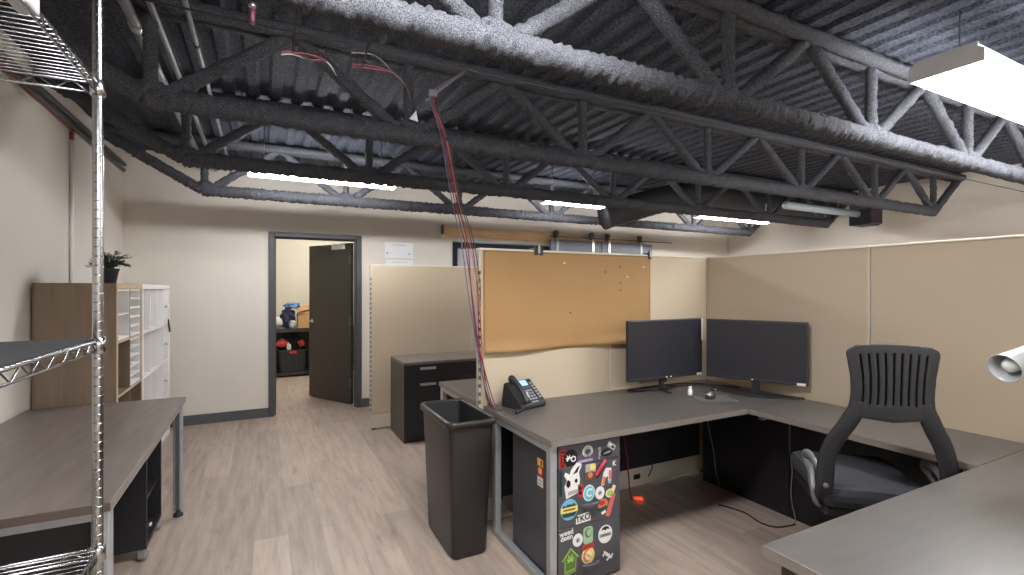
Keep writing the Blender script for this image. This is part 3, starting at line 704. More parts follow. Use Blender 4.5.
stick(1, 'small red sticker beside the pale blue letter', ('s_red', at(rrect(0.030, 0.064, 0.003), 1.394, 0.466)), ('s_black', circ(1.394, 0.478, 0.008)), ('s_black', circ(1.394, 0.455, 0.009)))
stick(1, 'oval pale blue sticker with a letter C', ('s_paleteal', circ(1.445, 0.445, 0.036, 0.041)), ('s_teal', circ(1.445, 0.445, 0.029, 0.034)), ('text', 's_white', 'C', 1.445, 0.445, 0.055, R(-8)))
stick(1, 'round white sticker with a small grey emblem, upper one', ('s_white', circ(1.512, 0.433, 0.029, 0.033)), ('s_grey', circ(1.512, 0.433, 0.012)), ('s_black', at(rrect(0.012, 0.006, 0.001), 1.512, 0.433, R(30))))
stick(1, 'pale lime fruit-shaped sticker', ('s_cream', circ(1.575, 0.420, 0.027, 0.022, rot=0.4)), ('s_lime', circ(1.575, 0.420, 0.020, 0.015)), ('s_cream', at(rrect(0.020, 0.030, 0.003), 1.598, 0.442, R(-25))))
stick(1, 'picture sticker with a yellow head and brown body', ('s_grey', at(rrect(0.062, 0.045, 0.004), 1.455, 0.566)), ('s_yellow', circ(1.468, 0.572, 0.018, 0.016)), ('s_brown', at(rrect(0.060, 0.040, 0.010), 1.450, 0.530)), ('s_orange', circ(1.452, 0.534, 0.014)))
stick(1, 'red and black slanted bar sticker', ('s_black', at(rrect(0.088, 0.034, 0.004), 1.512, 0.552, R(50))), ('s_pink', at(rrect(0.092, 0.018, 0.003), 1.519, 0.561, R(50))), ('s_red', at(rrect(0.060, 0.010, 0.002), 1.508, 0.545, R(50))))
stick(1, 'white, pink and peach arch-shaped sticker', ('s_white', [(1.520, 0.468), (1.535, 0.530), (1.550, 0.552), (1.585, 0.548), (1.582, 0.475), (1.566, 0.470), (1.562, 0.510), (1.545, 0.500), (1.540, 0.466)]), ('s_orange', [(1.522, 0.470), (1.534, 0.515), (1.548, 0.505), (1.540, 0.468)]), ('s_pink', [(1.568, 0.535), (1.580, 0.538), (1.580, 0.490), (1.568, 0.488)]), ('s_teal', at(rrect(0.018, 0.014, 0.002), 1.573, 0.478)))
stick(1, 'tiny white angular emblem sticker', ('text', 's_white', 'K', 1.603, 0.566, 0.036, R(0)))
stick(1, 'tiny red and violet marks sticker', ('s_red', at(rrect(0.014, 0.007, 0.001), 1.602, 0.534)), ('s_purple', at(rrect(0.014, 0.010, 0.001), 1.602, 0.485)))
stick(1, 'round lake landscape sticker with a yellow band', ('s_teal', circ(1.327, 0.386, 0.050, 0.051, 32)), ('s_skyblue', circ(1.327, 0.386, 0.046, 0.047, 32)), ('s_dkgreen', [(1.284, 0.395), (1.295, 0.412), (1.308, 0.405), (1.324, 0.420), (1.342, 0.408), (1.356, 0.415), (1.371, 0.395)]), ('s_teal', [(1.318, 0.412), (1.328, 0.428), (1.338, 0.412)]), ('s_yellow', at(rrect(0.098, 0.026, 0.002), 1.327, 0.386)), ('s_brown', at(rrect(0.070, 0.008, 0.001), 1.327, 0.386)), ('s_dkgreen', [(1.284, 0.370), (1.370, 0.370), (1.358, 0.352), (1.296, 0.352)]))
stick(1, 'white sticker with black TKO lettering', ('s_white', at([(-0.042, -0.024), (0.046, -0.020), (0.046, 0.004), (0.034, 0.024), (-0.030, 0.020), (-0.042, 0.002)], 1.409, 0.328)), ('text', 's_black', 'TKO', 1.409, 0.327, 0.042, R(5)))
stick(1, 'orange bun-shaped sticker', ('s_orange', circ(1.530, 0.374, 0.032, 0.026)), ('s_red', circ(1.526, 0.380, 0.018, 0.012)), ('s_dkgreen', at(rrect(0.056, 0.012, 0.004), 1.527, 0.352, R(14))), ('s_white', at(rrect(0.026, 0.012, 0.002), 1.535, 0.330, R(20))))
stick(1, 'slanted salmon bar sticker', ('s_orange', at(rrect(0.026, 0.118, 0.005), 1.580, 0.360, R(-20))), ('s_pink', at(rrect(0.014, 0.098, 0.003), 1.580, 0.360, R(-20))))
stick(2, 'two-line white lettering sticker', ('text', 's_white', 'weed', 1.312, 0.275, 0.036, R(4)), ('text', 's_white', 'deen', 1.312, 0.252, 0.036, R(4)))
stick(2, 'round white sticker with a small grey emblem, lower one', ('s_white', circ(1.378, 0.226, 0.030, 0.032)), ('s_grey', circ(1.378, 0.226, 0.012)), ('s_black', at(rrect(0.012, 0.006, 0.001), 1.378, 0.224, R(40))))
stick(2, 'pale green figure sticker on a red base', ('s_pale', at(rrect(0.058, 0.086, 0.016), 1.440, 0.236)), ('s_green', circ(1.440, 0.248, 0.020, 0.024)), ('s_pale', circ(1.444, 0.250, 0.014, 0.018)), ('s_red', at(rrect(0.070, 0.026, 0.006), 1.440, 0.181, R(6))), ('s_brown', at(rrect(0.048, 0.008, 0.002), 1.440, 0.181, R(6))))
stick(2, 'round yellow sticker with slanted strokes', ('s_cream', circ(1.440, 0.135, 0.039, 0.043)), ('s_yellow', circ(1.440, 0.135, 0.034, 0.038)), ('s_orange', circ(1.434, 0.135, 0.026, 0.030)), ('s_cream', circ(1.442, 0.136, 0.020, 0.024)), ('s_orange', at(rrect(0.028, 0.005, 0.001), 1.436, 0.140, R(-35))), ('s_orange', at(rrect(0.028, 0.005, 0.001), 1.446, 0.130, R(-35))))
stick(2, 'round white sticker with a black cap and band', ('s_white', circ(1.546, 0.218, 0.044, 0.046, 28)), ('s_black', [(1.520, 0.238), (1.528, 0.252), (1.546, 0.258), (1.566, 0.252), (1.573, 0.238), (1.556, 0.243), (1.546, 0.236), (1.534, 0.243)]), ('s_grey', at(rrect(0.074, 0.018, 0.002), 1.546, 0.214)), *scrib('s_black', 1.546, 0.214, 0.062, 0.009, 6))
stick(2, 'white angular zigzag emblem sticker', ('s_white', at(rrect(0.046, 0.008, 0.001), 1.556, 0.118, R(-35))), ('s_white', at(rrect(0.008, 0.024, 0.001), 1.538, 0.118, R(-35))), ('s_white', at(rrect(0.046, 0.008, 0.001), 1.566, 0.101, R(-35))), ('s_white', at(rrect(0.030, 0.008, 0.001), 1.566, 0.092, R(40))), ('s_white', at(rrect(0.008, 0.020, 0.001), 1.586, 0.100, R(-35))))
hs = [(-0.034, -0.068), (0.032, -0.056), (0.034, 0.006), (0.050, 0.010), (0.002, 0.062), (-0.050, 0.006), (-0.034, 0.006)]
stick(2, 'green house-shaped sticker with a lime palm leaf', ('s_lime', [(1.335 + x, 0.135 + z) for x, z in hs]), ('s_green', [(1.335 + x * 0.88, 0.134 + z * 0.90) for x, z in hs]), *[('s_lime', p) for p in leafshape(1.334, 0.136, 0.036, 90, 220, 6)], *scrib('s_lime', 1.334, 0.088, 0.050, 0.010, 5, R(8)))
b = rel(pd)
for m, z0, z1 in (('s_yellow', 0.555, 0.592), ('s_red', 0.500, 0.555), ('s_white', 0.452, 0.500)): b.use(m).box(1.2605, 1.2622, 2.128, 2.182, z0, z1)
b.use('s_red').box(1.260, 1.2606, 2.134, 2.150, 0.560, 0.588); b.use('s_yellow').box(1.260, 1.2606, 2.140, 2.170, 0.515, 0.545); b.use('s_grey').box(1.260, 1.2606, 2.136, 2.174, 0.462, 0.468); b.box(1.260, 1.2606, 2.136, 2.174, 0.478, 0.484)
o = b.build('warning_label', pd); o['label'] = 'yellow, red and white warning label'

# return desk along the right panels
rd = thing('desk', 'narrow grey-brown return desk along the right panels, behind the chair', 'desk', (2.60, 0.905, 0))
b = rel(rd); desk_top(b, 2.604, 3.165, 0.907, 1.966); b.use('deskedge').box(2.6015, 2.6045, 0.907, 1.966, 0.709, 0.739); b.build('desktop', rd)
b = rel(rd).use('black'); b.box(2.995, 3.015, 0.93, 1.966, 0.0, 0.708, 0.002); b.build('modesty_panel', rd)
b = rel(rd).use('nickel'); b.lathe([(0.006, 2.66), (0.006, 2.675)], (0, 1.93, 0.685), 10, 'x'); b.build('bolt', rd)
b = rel(rd).use('silver'); b.box(2.66, 3.10, 1.915, 1.945, 0.675, 0.708); b.build('rail', rd)
b = rel(rd).use('silver'); b.box(2.66, 3.10, 0.95, 0.98, 0.675, 0.708); b.build('rail', rd)
# near desk
nd = thing('desk', 'large grey-brown desk nearest the camera at the lower right', 'desk', (1.256, 0.2, 0))
b = rel(nd); desk_top(b, 1.256, 3.165, 0.16, 0.905); b.use('deskedge').box(1.2535, 1.2565, 0.16, 0.905, 0.709, 0.739); b.build('desktop', nd)
b = rel(nd).use('doorwood'); b.box(1.285, 1.31, 0.19, 0.87, 0.0, 0.708, 0.003); b.build('end_panel', nd)
b = rel(nd).use('black'); b.box(1.31, 2.985, 0.20, 0.22, 0.15, 0.708); b.build('modesty_panel', nd)
# second desk on the far side of the orange panel
sd = thing('desk', 'grey-brown desk behind the cubicle panel, its corner seen past the bin', 'desk', (1.22, 2.83, 0))
b = rel(sd); desk_top(b, 1.218, 3.1, 2.83, 3.634); b.use('deskedge').box(1.2155, 1.2185, 2.83, 3.634, 0.709, 0.739); b.build('desktop', sd)
b = rel(sd).use('silver')
for y0, y1, z0, z1 in ((3.58, 3.62, 0, 0.708), (2.95, 2.99, 0, 0.708), (2.99, 3.58, 0.0, 0.035), (2.99, 3.58, 0.673, 0.708)): b.box(1.224, 1.262, y0, y1, z0, z1, 0.004)
b.box(3.0, 3.04, 3.58, 3.62, 0, 0.708); b.build('leg_frame', sd)
# credenza
cr = thing('credenza', 'black credenza with brown top and silver pulls before the beige panel', 'cabinet', (1.183, 4.557, 0))
b = rel(cr).use('black'); b.box(1.195, 2.40, 4.572, 5.09, 0.0, 0.738, 0.002); b.build('body', cr)
b = rel(cr).use('table'); b.box(1.183, 2.41, 4.553, 5.10, 0.738, 0.763, 0.002); b.build('top', cr)
b = rel(cr).use('doorwood'); b.box(1.183, 1.1955, 4.557, 5.095, 0.0, 0.738); b.build('side_panel', cr)
for x0, x1 in ((1.199, 1.60), (1.603, 2.0), (2.003, 2.398)):
    for z0, z1, hz in ((0.60, 0.735, 0.70), (0.025, 0.597, 0.548)):
        b = rel(cr).use('black'); b.box(x0, x1, 4.553, 4.572, z0, z1, 0.002); dr = b.build('drawer' if z0 > 0.5 else 'cabinet_door', cr)
        if x0 < 1.25:
            xc = 1.412
            b = rel(cr).use('silver'); b.box(xc - 0.078, xc + 0.078, 4.532, 4.540, hz - 0.012, hz + 0.012, 0.003); b.box(xc - 0.07, xc - 0.06, 4.538, 4.553, hz - 0.008, hz + 0.008); b.box(xc + 0.06, xc + 0.07, 4.538, 4.553, hz - 0.008, hz + 0.008); b.build('handle', dr)

# ---------------------------------------------------------------- monitors
def monitor(loc, rz, W, label, kind):
    t = thing('monitor', label, 'monitor', loc, rz)
    z0, z1 = 0.094, 0.506
    b = mb('blackplastic'); b.box(-W / 2, W / 2, -0.012, 0.022, z0, z1, 0.005); b.box(-W / 2 + 0.06, W / 2 - 0.06, 0.02, 0.05, z0 + 0.06, z1 - 0.08, 0.012); b.build('casing', t)
    b = mb('screen'); b.box(-W / 2 + 0.010, W / 2 - 0.010, -0.0135, -0.0118, z0 + 0.022, z1 - 0.009); b.build('screen', t)
    b = mb('blackplastic'); b.box(-W / 2 + 0.002, W / 2 - 0.002, -0.016, -0.011, z0 + 0.001, z0 + 0.019, 0.002); b.build('bezel', t)
    b = mb('s_white'); b.prism(circ(0, 0, 0.006, n=10), (-0.01, -0.0162, z0 + 0.011), (1, 0, 0), (0, 0, 1), (0, -1, 0), 0.0012)
    if kind == 'v': b.prism(circ(0, 0, 0.005, n=10), (0.03, -0.0162, z0 + 0.012), (1, 0, 0), (0, 0, 1), (0, -1, 0), 0.0012)
    b.build('logo', t)
    b = mb('s_white'); b.box(W / 2 - 0.062, W / 2 - 0.012, -0.0175, -0.0158, z0 + 0.002, z0 + 0.019); o = b.build('price_tag' if kind == 'x' else 'label_strip', t); o['label'] = 'small white label on the lower right bezel'
    if kind == 'v':
        b = mb('s_white'); b.box(W / 2 - 0.012, W / 2 + 0.001, -0.0135, -0.0115, z1 - 0.16, z1 - 0.002); o = b.build('edge_tape', t); o['label'] = 'white tape strip on the right edge'
        b = mb('blackplastic'); b.box(-0.03, 0.03, 0.02, 0.05, 0.06, 0.26, 0.006)
        b.tube([(-0.0, 0.035, 0.10), (-0.02, 0.035, 0.008)], 0.018, 10)
        b.build('neck', t)
        b = mb('blackplastic')
        for s in (-1, 1): b.tube(spline([(0, 0.04, 0.02), (s * 0.10, 0.06, 0.013), (s * 0.20, 0.11, 0.010)], 5), [0.013] * 11, 8, flat=0.7)
        b.tube(spline([(0, 0.05, 0.018), (-0.02, -0.02, 0.013), (-0.03, -0.07, 0.010)], 5), 0.013, 8, flat=0.7)
        b.build('stand', t)
    else:
        b = mb('blackplastic'); b.box(-0.025, 0.025, 0.022, 0.042, 0.006, 0.30, 0.005); b.build('neck', t)
        b = mb('blackplastic')
        n = 28; V = []; 
        arc = [(-0.29 + 0.58 * k / n) for k in range(n + 1)]
        out = [(a, -0.085 + 0.30 * (a / 0.29) ** 2 * 0.36) for a in arc]; inn = [(a, 0.05 - 0.02 * (a / 0.29) ** 2 + 0.10 * (a / 0.29) ** 2 * 0.2) for a in arc[::-1]]
        b.prism(out + inn, (0, 0, 0.0), (1, 0, 0), (0, 1, 0), (0, 0, 1), 0.012); b.build('stand', t)
    return t
monitor((2.525, 2.565, 0.74), 0, 0.69, 'left black monitor, below the right end of the orange sheet', 'v')
mx0, mx1 = Vector((2.853, 2.500)), Vector((3.112, 1.922)); mc = (mx0 + mx1) / 2
monitor((mc.x, mc.y, 0.74), math.atan2(mx1.y - mx0.y, mx1.x - mx0.x), (mx1 - mx0).length, 'right black monitor angled across the cubicle corner', 'x')

# ---------------------------------------------------------------- things on the desks
# phone
ph = thing('desk_phone', 'black office desk phone with a blue display on the desk end', 'phone', (1.424, 2.648, 0.74), R(16)); ph.scale = (0.92, 0.86, 1.04)
tl = R(42)
b = mb('blackplastic')
prf = [(-0.105, 0.0), (0.09, 0.0), (0.10, 0.015), (0.075, 0.135), (0.055, 0.145), (-0.11, 0.03), (-0.115, 0.012)]
b.prism(prf, (-0.11, 0, 0), (0, 1, 0), (0, 0, 1), (1, 0, 0), 0.23); b.build('base', ph, 0.006)
sl_ = Vector((0, 0.165, 0.115)).normalized(); up_ = Vector((1, 0, 0)).cross(sl_)
def fc(a, c, h=0.0): return Vector((a, -0.11, 0.03)) + sl_ * c + up_ * h
fT = Matrix.Translation((0, -0.11, 0.03)) @ Matrix(((1, 0, 0, 0), (0, sl_.y, up_.y, 0), (0, sl_.z, up_.z, 0), (0, 0, 0, 1)))
b = mb('lcd'); b.T = fT; b.box(-0.015, 0.062, 0.148, 0.190, 0.001, 0.004); b.build('display', ph)
b = mb('blackmetal'); b.T = fT; b.box(-0.022, 0.07, 0.142, 0.196, -0.002, 0.002, 0.002); b.box(-0.02, 0.075, 0.122, 0.138, 0.0, 0.003); b.build('display_bezel', ph)
for r_ in range(4):
    for c_ in range(3):
        b = mb('key'); b.T = fT; b.box(-0.008 + c_ * 0.026, 0.010 + c_ * 0.026, 0.028 + r_ * 0.023, 0.042 + r_ * 0.023, 0.0, 0.004, 0.0015); b.build('key', ph)
b = mb('key'); b.T = fT
for r_ in range(6): b.box(0.084, 0.106, 0.035 + r_ * 0.024, 0.047 + r_ * 0.024, 0.0, 0.003)
b.build('side_keys', ph)
b = mb('key'); b.T = fT; b.box(-0.005, 0.055, 0.008, 0.016, 0.0, 0.002); b.build('base_strip', ph)
b = mb('blackplastic'); b.T = fT
b.tube(spline([(-0.072, -0.005, 0.020), (-0.072, 0.02, 0.034), (-0.072, 0.10, 0.046), (-0.072, 0.18, 0.034), (-0.072, 0.205, 0.020)], 6), [0.014, 0.02, 0.024, 0.025, 0.024, 0.022, 0.021, 0.020, 0.019, 0.019, 0.019, 0.019, 0.019, 0.019, 0.019, 0.020, 0.021, 0.023, 0.025, 0.027, 0.027, 0.026, 0.024, 0.022, 0.016], 12, flat=0.85)
hsn = b.build('handset', ph)
b = mb('alum'); b.T = fT; b.tube([(-0.060, 0.01, 0.047), (-0.060, 0.045, 0.058)], 0.008, 8, flat=0.5); b.build('handset_trim', hsn)
pts = []
for k in range(140):
    q = k / 139; base = Vector((-0.08 - 0.13 * math.sin(q * PI) * 0.6 - 0.06 * q, -0.10 - 0.05 * math.sin(q * PI), 0.012)); ph_ = q * 2 * PI * 22
    pts.append(base + Vector((0, 0.008 * math.cos(ph_), 0.008 * math.sin(ph_))))
mb('darkcable').tube(pts, 0.0028, 6).build('coiled_cord', ph)
tag(mb('greycable').tube(spline([(1.33, 2.755, 0.745), (1.31, 2.75, 0.755), (1.28, 2.735, 0.752), (1.245, 2.70, 0.745)], 6), 0.003, 6).build('phone_line'), 'thin grey cord looping behind the phone', 'cord')
# mouse pad, mouse, bottle
t = tag(mb('pad').prism([(2.553, 2.384), (2.485, 2.215), (2.70, 2.115), (2.80, 2.30)], (0, 0, 0.7402), (1, 0, 0), (0, 1, 0), (0, 0, 1), 0.003).build('mouse_pad'), 'grey mouse pad on the desk between the two monitors', 'mouse pad')
ms = thing('computer_mouse', 'black and silver computer mouse on the grey pad', 'mouse', (2.625, 2.27, 0.7434), R(-60))
bmx = bmesh.new(); bmesh.ops.create_uvsphere(bmx, u_segments=20, v_segments=12, radius=1)
for q in bmx.verts: q.co = Vector((q.co.x * 0.031, q.co.y * 0.056, max(0.0, q.co.z) * 0.034 * (1 - 0.25 * q.co.y)))
mb('blackplastic').bm(bmx, True).build('body', ms)
b = mb('nickel'); b.lathe([(0.008, -0.004), (0.008, 0.004)], (0, 0.03, 0.027), 12, 'x'); b.build('wheel', ms)
bmx = bmesh.new(); bmesh.ops.create_uvsphere(bmx, u_segments=14, v_segments=8, radius=1)
for q in bmx.verts: q.co = Vector((q.co.x * 0.020, -0.028 + q.co.y * 0.022, 0.026 + q.co.z * 0.011))
b = mb('alum').bm(bmx, True); b.build('palm_badge', ms)
mb('darkcable').tube(spline([(0, 0.054, 0.010), (0.02, 0.09, 0.004), (-0.03, 0.14, 0.003), (-0.08, 0.16, 0.003)], 6), 0.0022, 6).build('cord', ms)
t = thing('small_bottle', 'tiny white plastic bottle standing beside the mouse pad', 'bottle', (2.585, 2.405, 0.7402))
mb('white').lathe([(0.014, 0), (0.015, 0.004), (0.015, 0.035), (0.009, 0.042), (0.009, 0.046)], (0, 0, 0), 16).build('body', t)
mb('s_white').lathe([(0.010, 0.046), (0.010, 0.058), (0.006, 0.060)], (0, 0, 0), 14).build('cap', t)
def cord(name, m, pts, r, label): return tag(mb(m).tube(spline(pts, 8), r, 7).build(name), label, 'cord')
cord('cord', 'darkcable', [(2.30, 2.70, 0.745), (2.55, 2.72, 0.746), (2.78, 2.70, 0.75), (2.92, 2.64, 0.746), (3.02, 2.52, 0.745), (3.08, 2.40, 0.745)], 0.005, 'black cords lying along the panel behind the two monitors')
t = thing('desk_dongle', 'small black adapter box with a white light beside the right monitor foot', 'adapter', (2.855, 2.42, 0.7402), R(-30))
mb('blackplastic').box(-0.035, 0.035, -0.015, 0.015, 0, 0.018, 0.003).build('box', t); mb('s_white').box(-0.014, -0.004, -0.017, -0.0148, 0.008, 0.014).build('light', t)
# under the desk
cord('cord', 'red', [(2.19, 2.65, 0.50), (2.20, 2.62, 0.42), (2.22, 2.61, 0.25), (2.24, 2.61, 0.06), (2.265, 2.615, 0.012), (2.28, 2.612, 0.014)], 0.005, 'red cord hanging under the desk beside the pedestal')
t = thing('power_plug', 'glowing orange plug end lying on the floor under the desk', 'plug', (2.30, 2.60, 0.0), R(-35))
mb('glow').tube([(-0.03, 0, 0.016), (-0.01, 0, 0.018), (0.02, 0, 0.018), (0.035, 0, 0.014)], [0.007, 0.012, 0.013, 0.009], 10).build('plug_body', t)
mb('nickel').box(0.034, 0.05, -0.008, -0.004, 0.011, 0.016).box(0.034, 0.05, 0.004, 0.008, 0.011, 0.016).build('prong', t)
cord('cord', 'greycable', [(2.992, 1.966, 0.69), (2.985, 1.962, 0.45), (2.983, 1.945, 0.30), (2.985, 1.955, 0.15), (2.984, 1.925, 0.01), (2.93, 1.90, 0.006)], 0.004, 'grey cord hanging down the dark panel left of the chair')
cord('cord', 'greycable', [(2.985, 2.62, 0.62), (2.985, 2.60, 0.43), (2.984, 2.55, 0.25), (2.985, 2.53, 0.10), (2.98, 2.49, 0.01)], 0.004, 'dim grey cord hanging in the dark corner under the left monitor')
cord('cord', 'darkcable', [(2.74, 2.30, 0.005), (2.79, 2.15, 0.005), (2.76, 2.00, 0.005), (2.80, 1.92, 0.005), (2.93, 1.89, 0.005)], 0.005, 'dark cord snaking over the floor under the desk corner')
cord('cord', 'darkcable', [(1.60, 2.655, 0.60), (1.9, 2.655, 0.45), (2.44, 2.655, 0.25), (2.45, 2.66, 0.12)], 0.004, 'dark cord drooping behind the pedestal to the outlet')
cord('cord', 'darkcable', [(1.28, 2.655, 0.21), (1.33, 2.60, 0.13), (1.42, 2.62, 0.16), (1.50, 2.65, 0.20)], 0.005, 'black cord sagging behind the desk leg near the bin')

# lamp on the near desk
lp = thing('desk_lamp', 'silver desk lamp with a cone head reaching in from the right', 'lamp', (2.90, 0.42, 0.74))
ax = Vector((-1.14, 0.30, -0.42)).normalized(); hc = Vector((2.50, 0.80, 1.158)) - ax * 0.018
b = rel(lp).use('alum'); b.lathe([(0.095, 0), (0.098, 0.008), (0.09, 0.02), (0.02, 0.026)], (2.90, 0.42, 0.7402), 28); b.build('base', lp)
b = rel(lp).use('alum'); b.tube([(2.90, 0.42, 0.76), (2.95, 0.50, 1.03)], 0.009, 10); b.tube([(2.95, 0.50, 1.03), tuple(hc - ax * 0.17 + Vector((0.02, -0.03, 0.02)))], 0.008, 10); b.build('arm', lp)
rotm = ax.to_track_quat('Z', 'Y').to_matrix().to_4x4()
b = rel(lp).use('alum'); b.T = b.T @ Matrix.Translation(hc - ax * 0.03) @ rotm
b.lathe([(0.012, -0.165), (0.028, -0.155), (0.038, -0.12), (0.042, -0.06), (0.050, 0.0), (0.055, 0.045), (0.057, 0.048), (0.053, 0.046), (0.047, 0.0), (0.040, -0.06), (0.0345, -0.11), (0.008, -0.13)], (0, 0, 0), 32, cap=False); shd = b.build('lamp_shade', lp)
b = rel(lp).use('bulb'); b.T = b.T @ Matrix.Translation(hc - ax * 0.03) @ rotm
b.lathe([(0.012, -0.11), (0.014, -0.07), (0.025, -0.02), (0.028, 0.005), (0.023, 0.026), (0.012, 0.036), (0.001, 0.038)], (0, 0, 0), 20, cap=False); b.build('bulb', lp)
b = rel(lp).use('alum'); b.T = b.T @ Matrix.Translation(hc - ax * 0.03); b.tube([tuple(-ax * 0.12), tuple(-ax * 0.145 + Vector((0.02, -0.03, 0.02)))], 0.012, 10); b.build('swivel', lp)

# ---------------------------------------------------------------- office chair
CH = Vector((2.335, 1.10, 0)); crz = R(48) - PI / 2
ch = thing('office_chair', 'black office chair with a slotted wishbone back between the desks', 'chair', CH, crz)
# local frame: +y is forward (toward the monitors), back plane near y = 0
def backpt(x, z):
    zz = (z - 0.95) / 0.3
    lean = -0.10 * max(0, z - 0.75) + 0.0
    return Vector((x, lean + 0.035 * (zz ** 2) * (0.6 if zz > 0 else 0.2) + 0.55 * x * x * (1.0 if z > 0.7 else 1.0), z))
def half(z):
    pts_ = [(0.91, 0.168), (0.96, 0.152), (1.02, 0.147), (1.09, 0.150), (1.15, 0.159), (1.20, 0.168), (1.24, 0.170)]
    for (a, wa), (c_, wc) in zip(pts_, pts_[1:]):
        if a <= z <= c_: 
            q = (z - a) / (c_ - a); q = q * q * (3 - 2 * q); return wa + (wc - wa) * q
    return pts_[0][1] if z < 0.91 else pts_[-1][1]
# columns: slats and slots
NS = 9
cols = [-1.0, -0.80]
for k in range(NS):
    c_ = -0.72 + 1.44 * k / (NS - 1); cols += [c_ - 0.022, c_ + 0.022]
cols += [0.80, 1.0]
rows = [0.925, 0.940, 0.952, 0.962] + [0.975 + 0.195 * k / 8 for k in range(9)] + [1.180, 1.194, 1.206, 1.214]
V = []; F = []; idx = {}
def top_arc(s): return 0.018 * (1 - s * s)
for j, z in enumerate(rows):
    for i, s in enumerate(cols):
        zz = z + top_arc(s) * ((z - 0.925) / 0.29) - (0.018 * (1 - abs(s)) if j == 0 else 0.012 * (1 - abs(s)) if j == 1 else 0.006 * (1 - abs(s)) if j == 2 else 0)
        edge = {len(rows) - 1: 0.86, len(rows) - 2: 0.945, len(rows) - 3: 0.985}.get(j, 1.0) if abs(s) > 0.9 else 1.0
        ss = s * edge
        V.append(backpt(ss * half(z), zz))
nc = len(cols)
for j in range(len(rows) - 1):
    for i in range(nc - 1):
        slot = (i >= 2 and i <= 2 + 2 * (NS - 1) and (i - 2) % 2 == 0)
        if slot and 4 <= j <= 12: continue
        F.append((j * nc + i, j * nc + i + 1, (j + 1) * nc + i + 1, (j + 1) * nc + i))
b = mb('blackplastic'); b.add(V, F, True); bk = b.build('backrest', ch, normals=False)
sm = bk.modifiers.new('solid', 'SOLIDIFY'); sm.thickness = 0.020; sm.offset = 0.0
V = []; F = []
for j in range(9):
    for k in range(13):
        s_ = -0.79 + 1.58 * k / 12; z = 0.968 + 0.21 * j / 8; q = backpt(s_ * half(z), z + top_arc(s_) * ((z - 0.925) / 0.29)); V.append(q + Vector((0, 0.014, 0)))
for j in range(8):
    for k in range(12): F.append((j * 13 + k, j * 13 + k + 1, (j + 1) * 13 + k + 1, (j + 1) * 13 + k))
sb = mb('s_black').add(V, F, True).build('slot_backing', ch, normals=False)
sm2 = sb.modifiers.new('solid', 'SOLIDIFY'); sm2.thickness = 0.004; sm2.offset = 0.0
bv = bk.modifiers.new('bev', 'BEVEL'); bv.width = 0.003; bv.segments = 2; bv.limit_method = 'ANGLE'
for s in (-1, 1):
    b = mb('blackplastic')
    cl = spline([(s * 0.122, 0, 0.99), (s * 0.132, 0, 0.94), (s * 0.158, 0, 0.88), (s * 0.195, 0, 0.81), (s * 0.220, 0, 0.73), (s * 0.228, 0, 0.63), (s * 0.222, 0, 0.56), (s * 0.195, 0, 0.50)], 6)
    cl = [Vector((p.x, backpt(p.x, p.z).y + (0.10 * max(0, 0.60 - p.z) / 0.11 if p.z < 0.6 else 0), p.z)) for p in cl]
    nseg = len(cl)
    b.tube(cl, [0.026 + 0.010 * min(1, i / 8) for i in range(nseg)], 12, flat=0.45, up=(0, 1, 0)); b.build('back_leg', ch)
b = mb('seatfab'); b.box(-0.225, 0.225, 0.06, 0.60, 0.485, 0.59, 0.04); b.build('seat', ch)
b = mb('blackplastic'); b.box(-0.21, 0.21, 0.09, 0.55, 0.445, 0.49, 0.01); b.box(-0.09, 0.09, 0.22, 0.42, 0.39, 0.44, 0.01); b.build('seat_pan', ch)
for s in (-1, 1):
    b = mb('armgrey')
    pts = spline([(s * 0.200, 0.14, 0.47), (s * 0.235, 0.12, 0.49), (s * 0.248, 0.13, 0.55), (s * 0.242, 0.18, 0.61), (s * 0.240, 0.24, 0.65), (s * 0.238, 0.22, 0.676), (s * 0.236, 0.15, 0.672), (s * 0.233, 0.08, 0.64), (s * 0.228, 0.02, 0.60)], 6)
    b.tube(pts, [0.015 + 0.013 * math.exp(-((i / len(pts) - 0.55) / 0.14) ** 2) for i in range(len(pts))], 10, flat=0.75); b.build('armrest', ch)
b = mb('blackmetal'); b.lathe([(0.025, 0.10), (0.025, 0.25), (0.016, 0.252), (0.016, 0.40)], (0, 0.32, 0), 16); b.build('gas_lift', ch)
for k in range(5):
    a = R(90 + 72 * k); b = mb('blackplastic'); cx_, cy_ = 0.29 * math.cos(a), 0.32 + 0.29 * math.sin(a)
    b.tube([(0.02 * math.cos(a), 0.32 + 0.02 * math.sin(a), 0.115), (cx_, cy_, 0.075)], [0.028, 0.018], 10); lg = b.build('base_leg', ch)
    b = mb('blackplastic'); b.T = Matrix.Translation((cx_, cy_, 0.0275)) @ Matrix.Rotation(a, 4, 'Z')
    b.lathe([(0.0275, -0.022), (0.0275, -0.006), (0.02, -0.005), (0.02, 0.005), (0.0275, 0.006), (0.0275, 0.022)], (0, 0, 0), 16, 'y'); b.tube([(0, 0, 0.02), (0, 0, 0.055)], 0.008, 8); b.build('caster', lg)

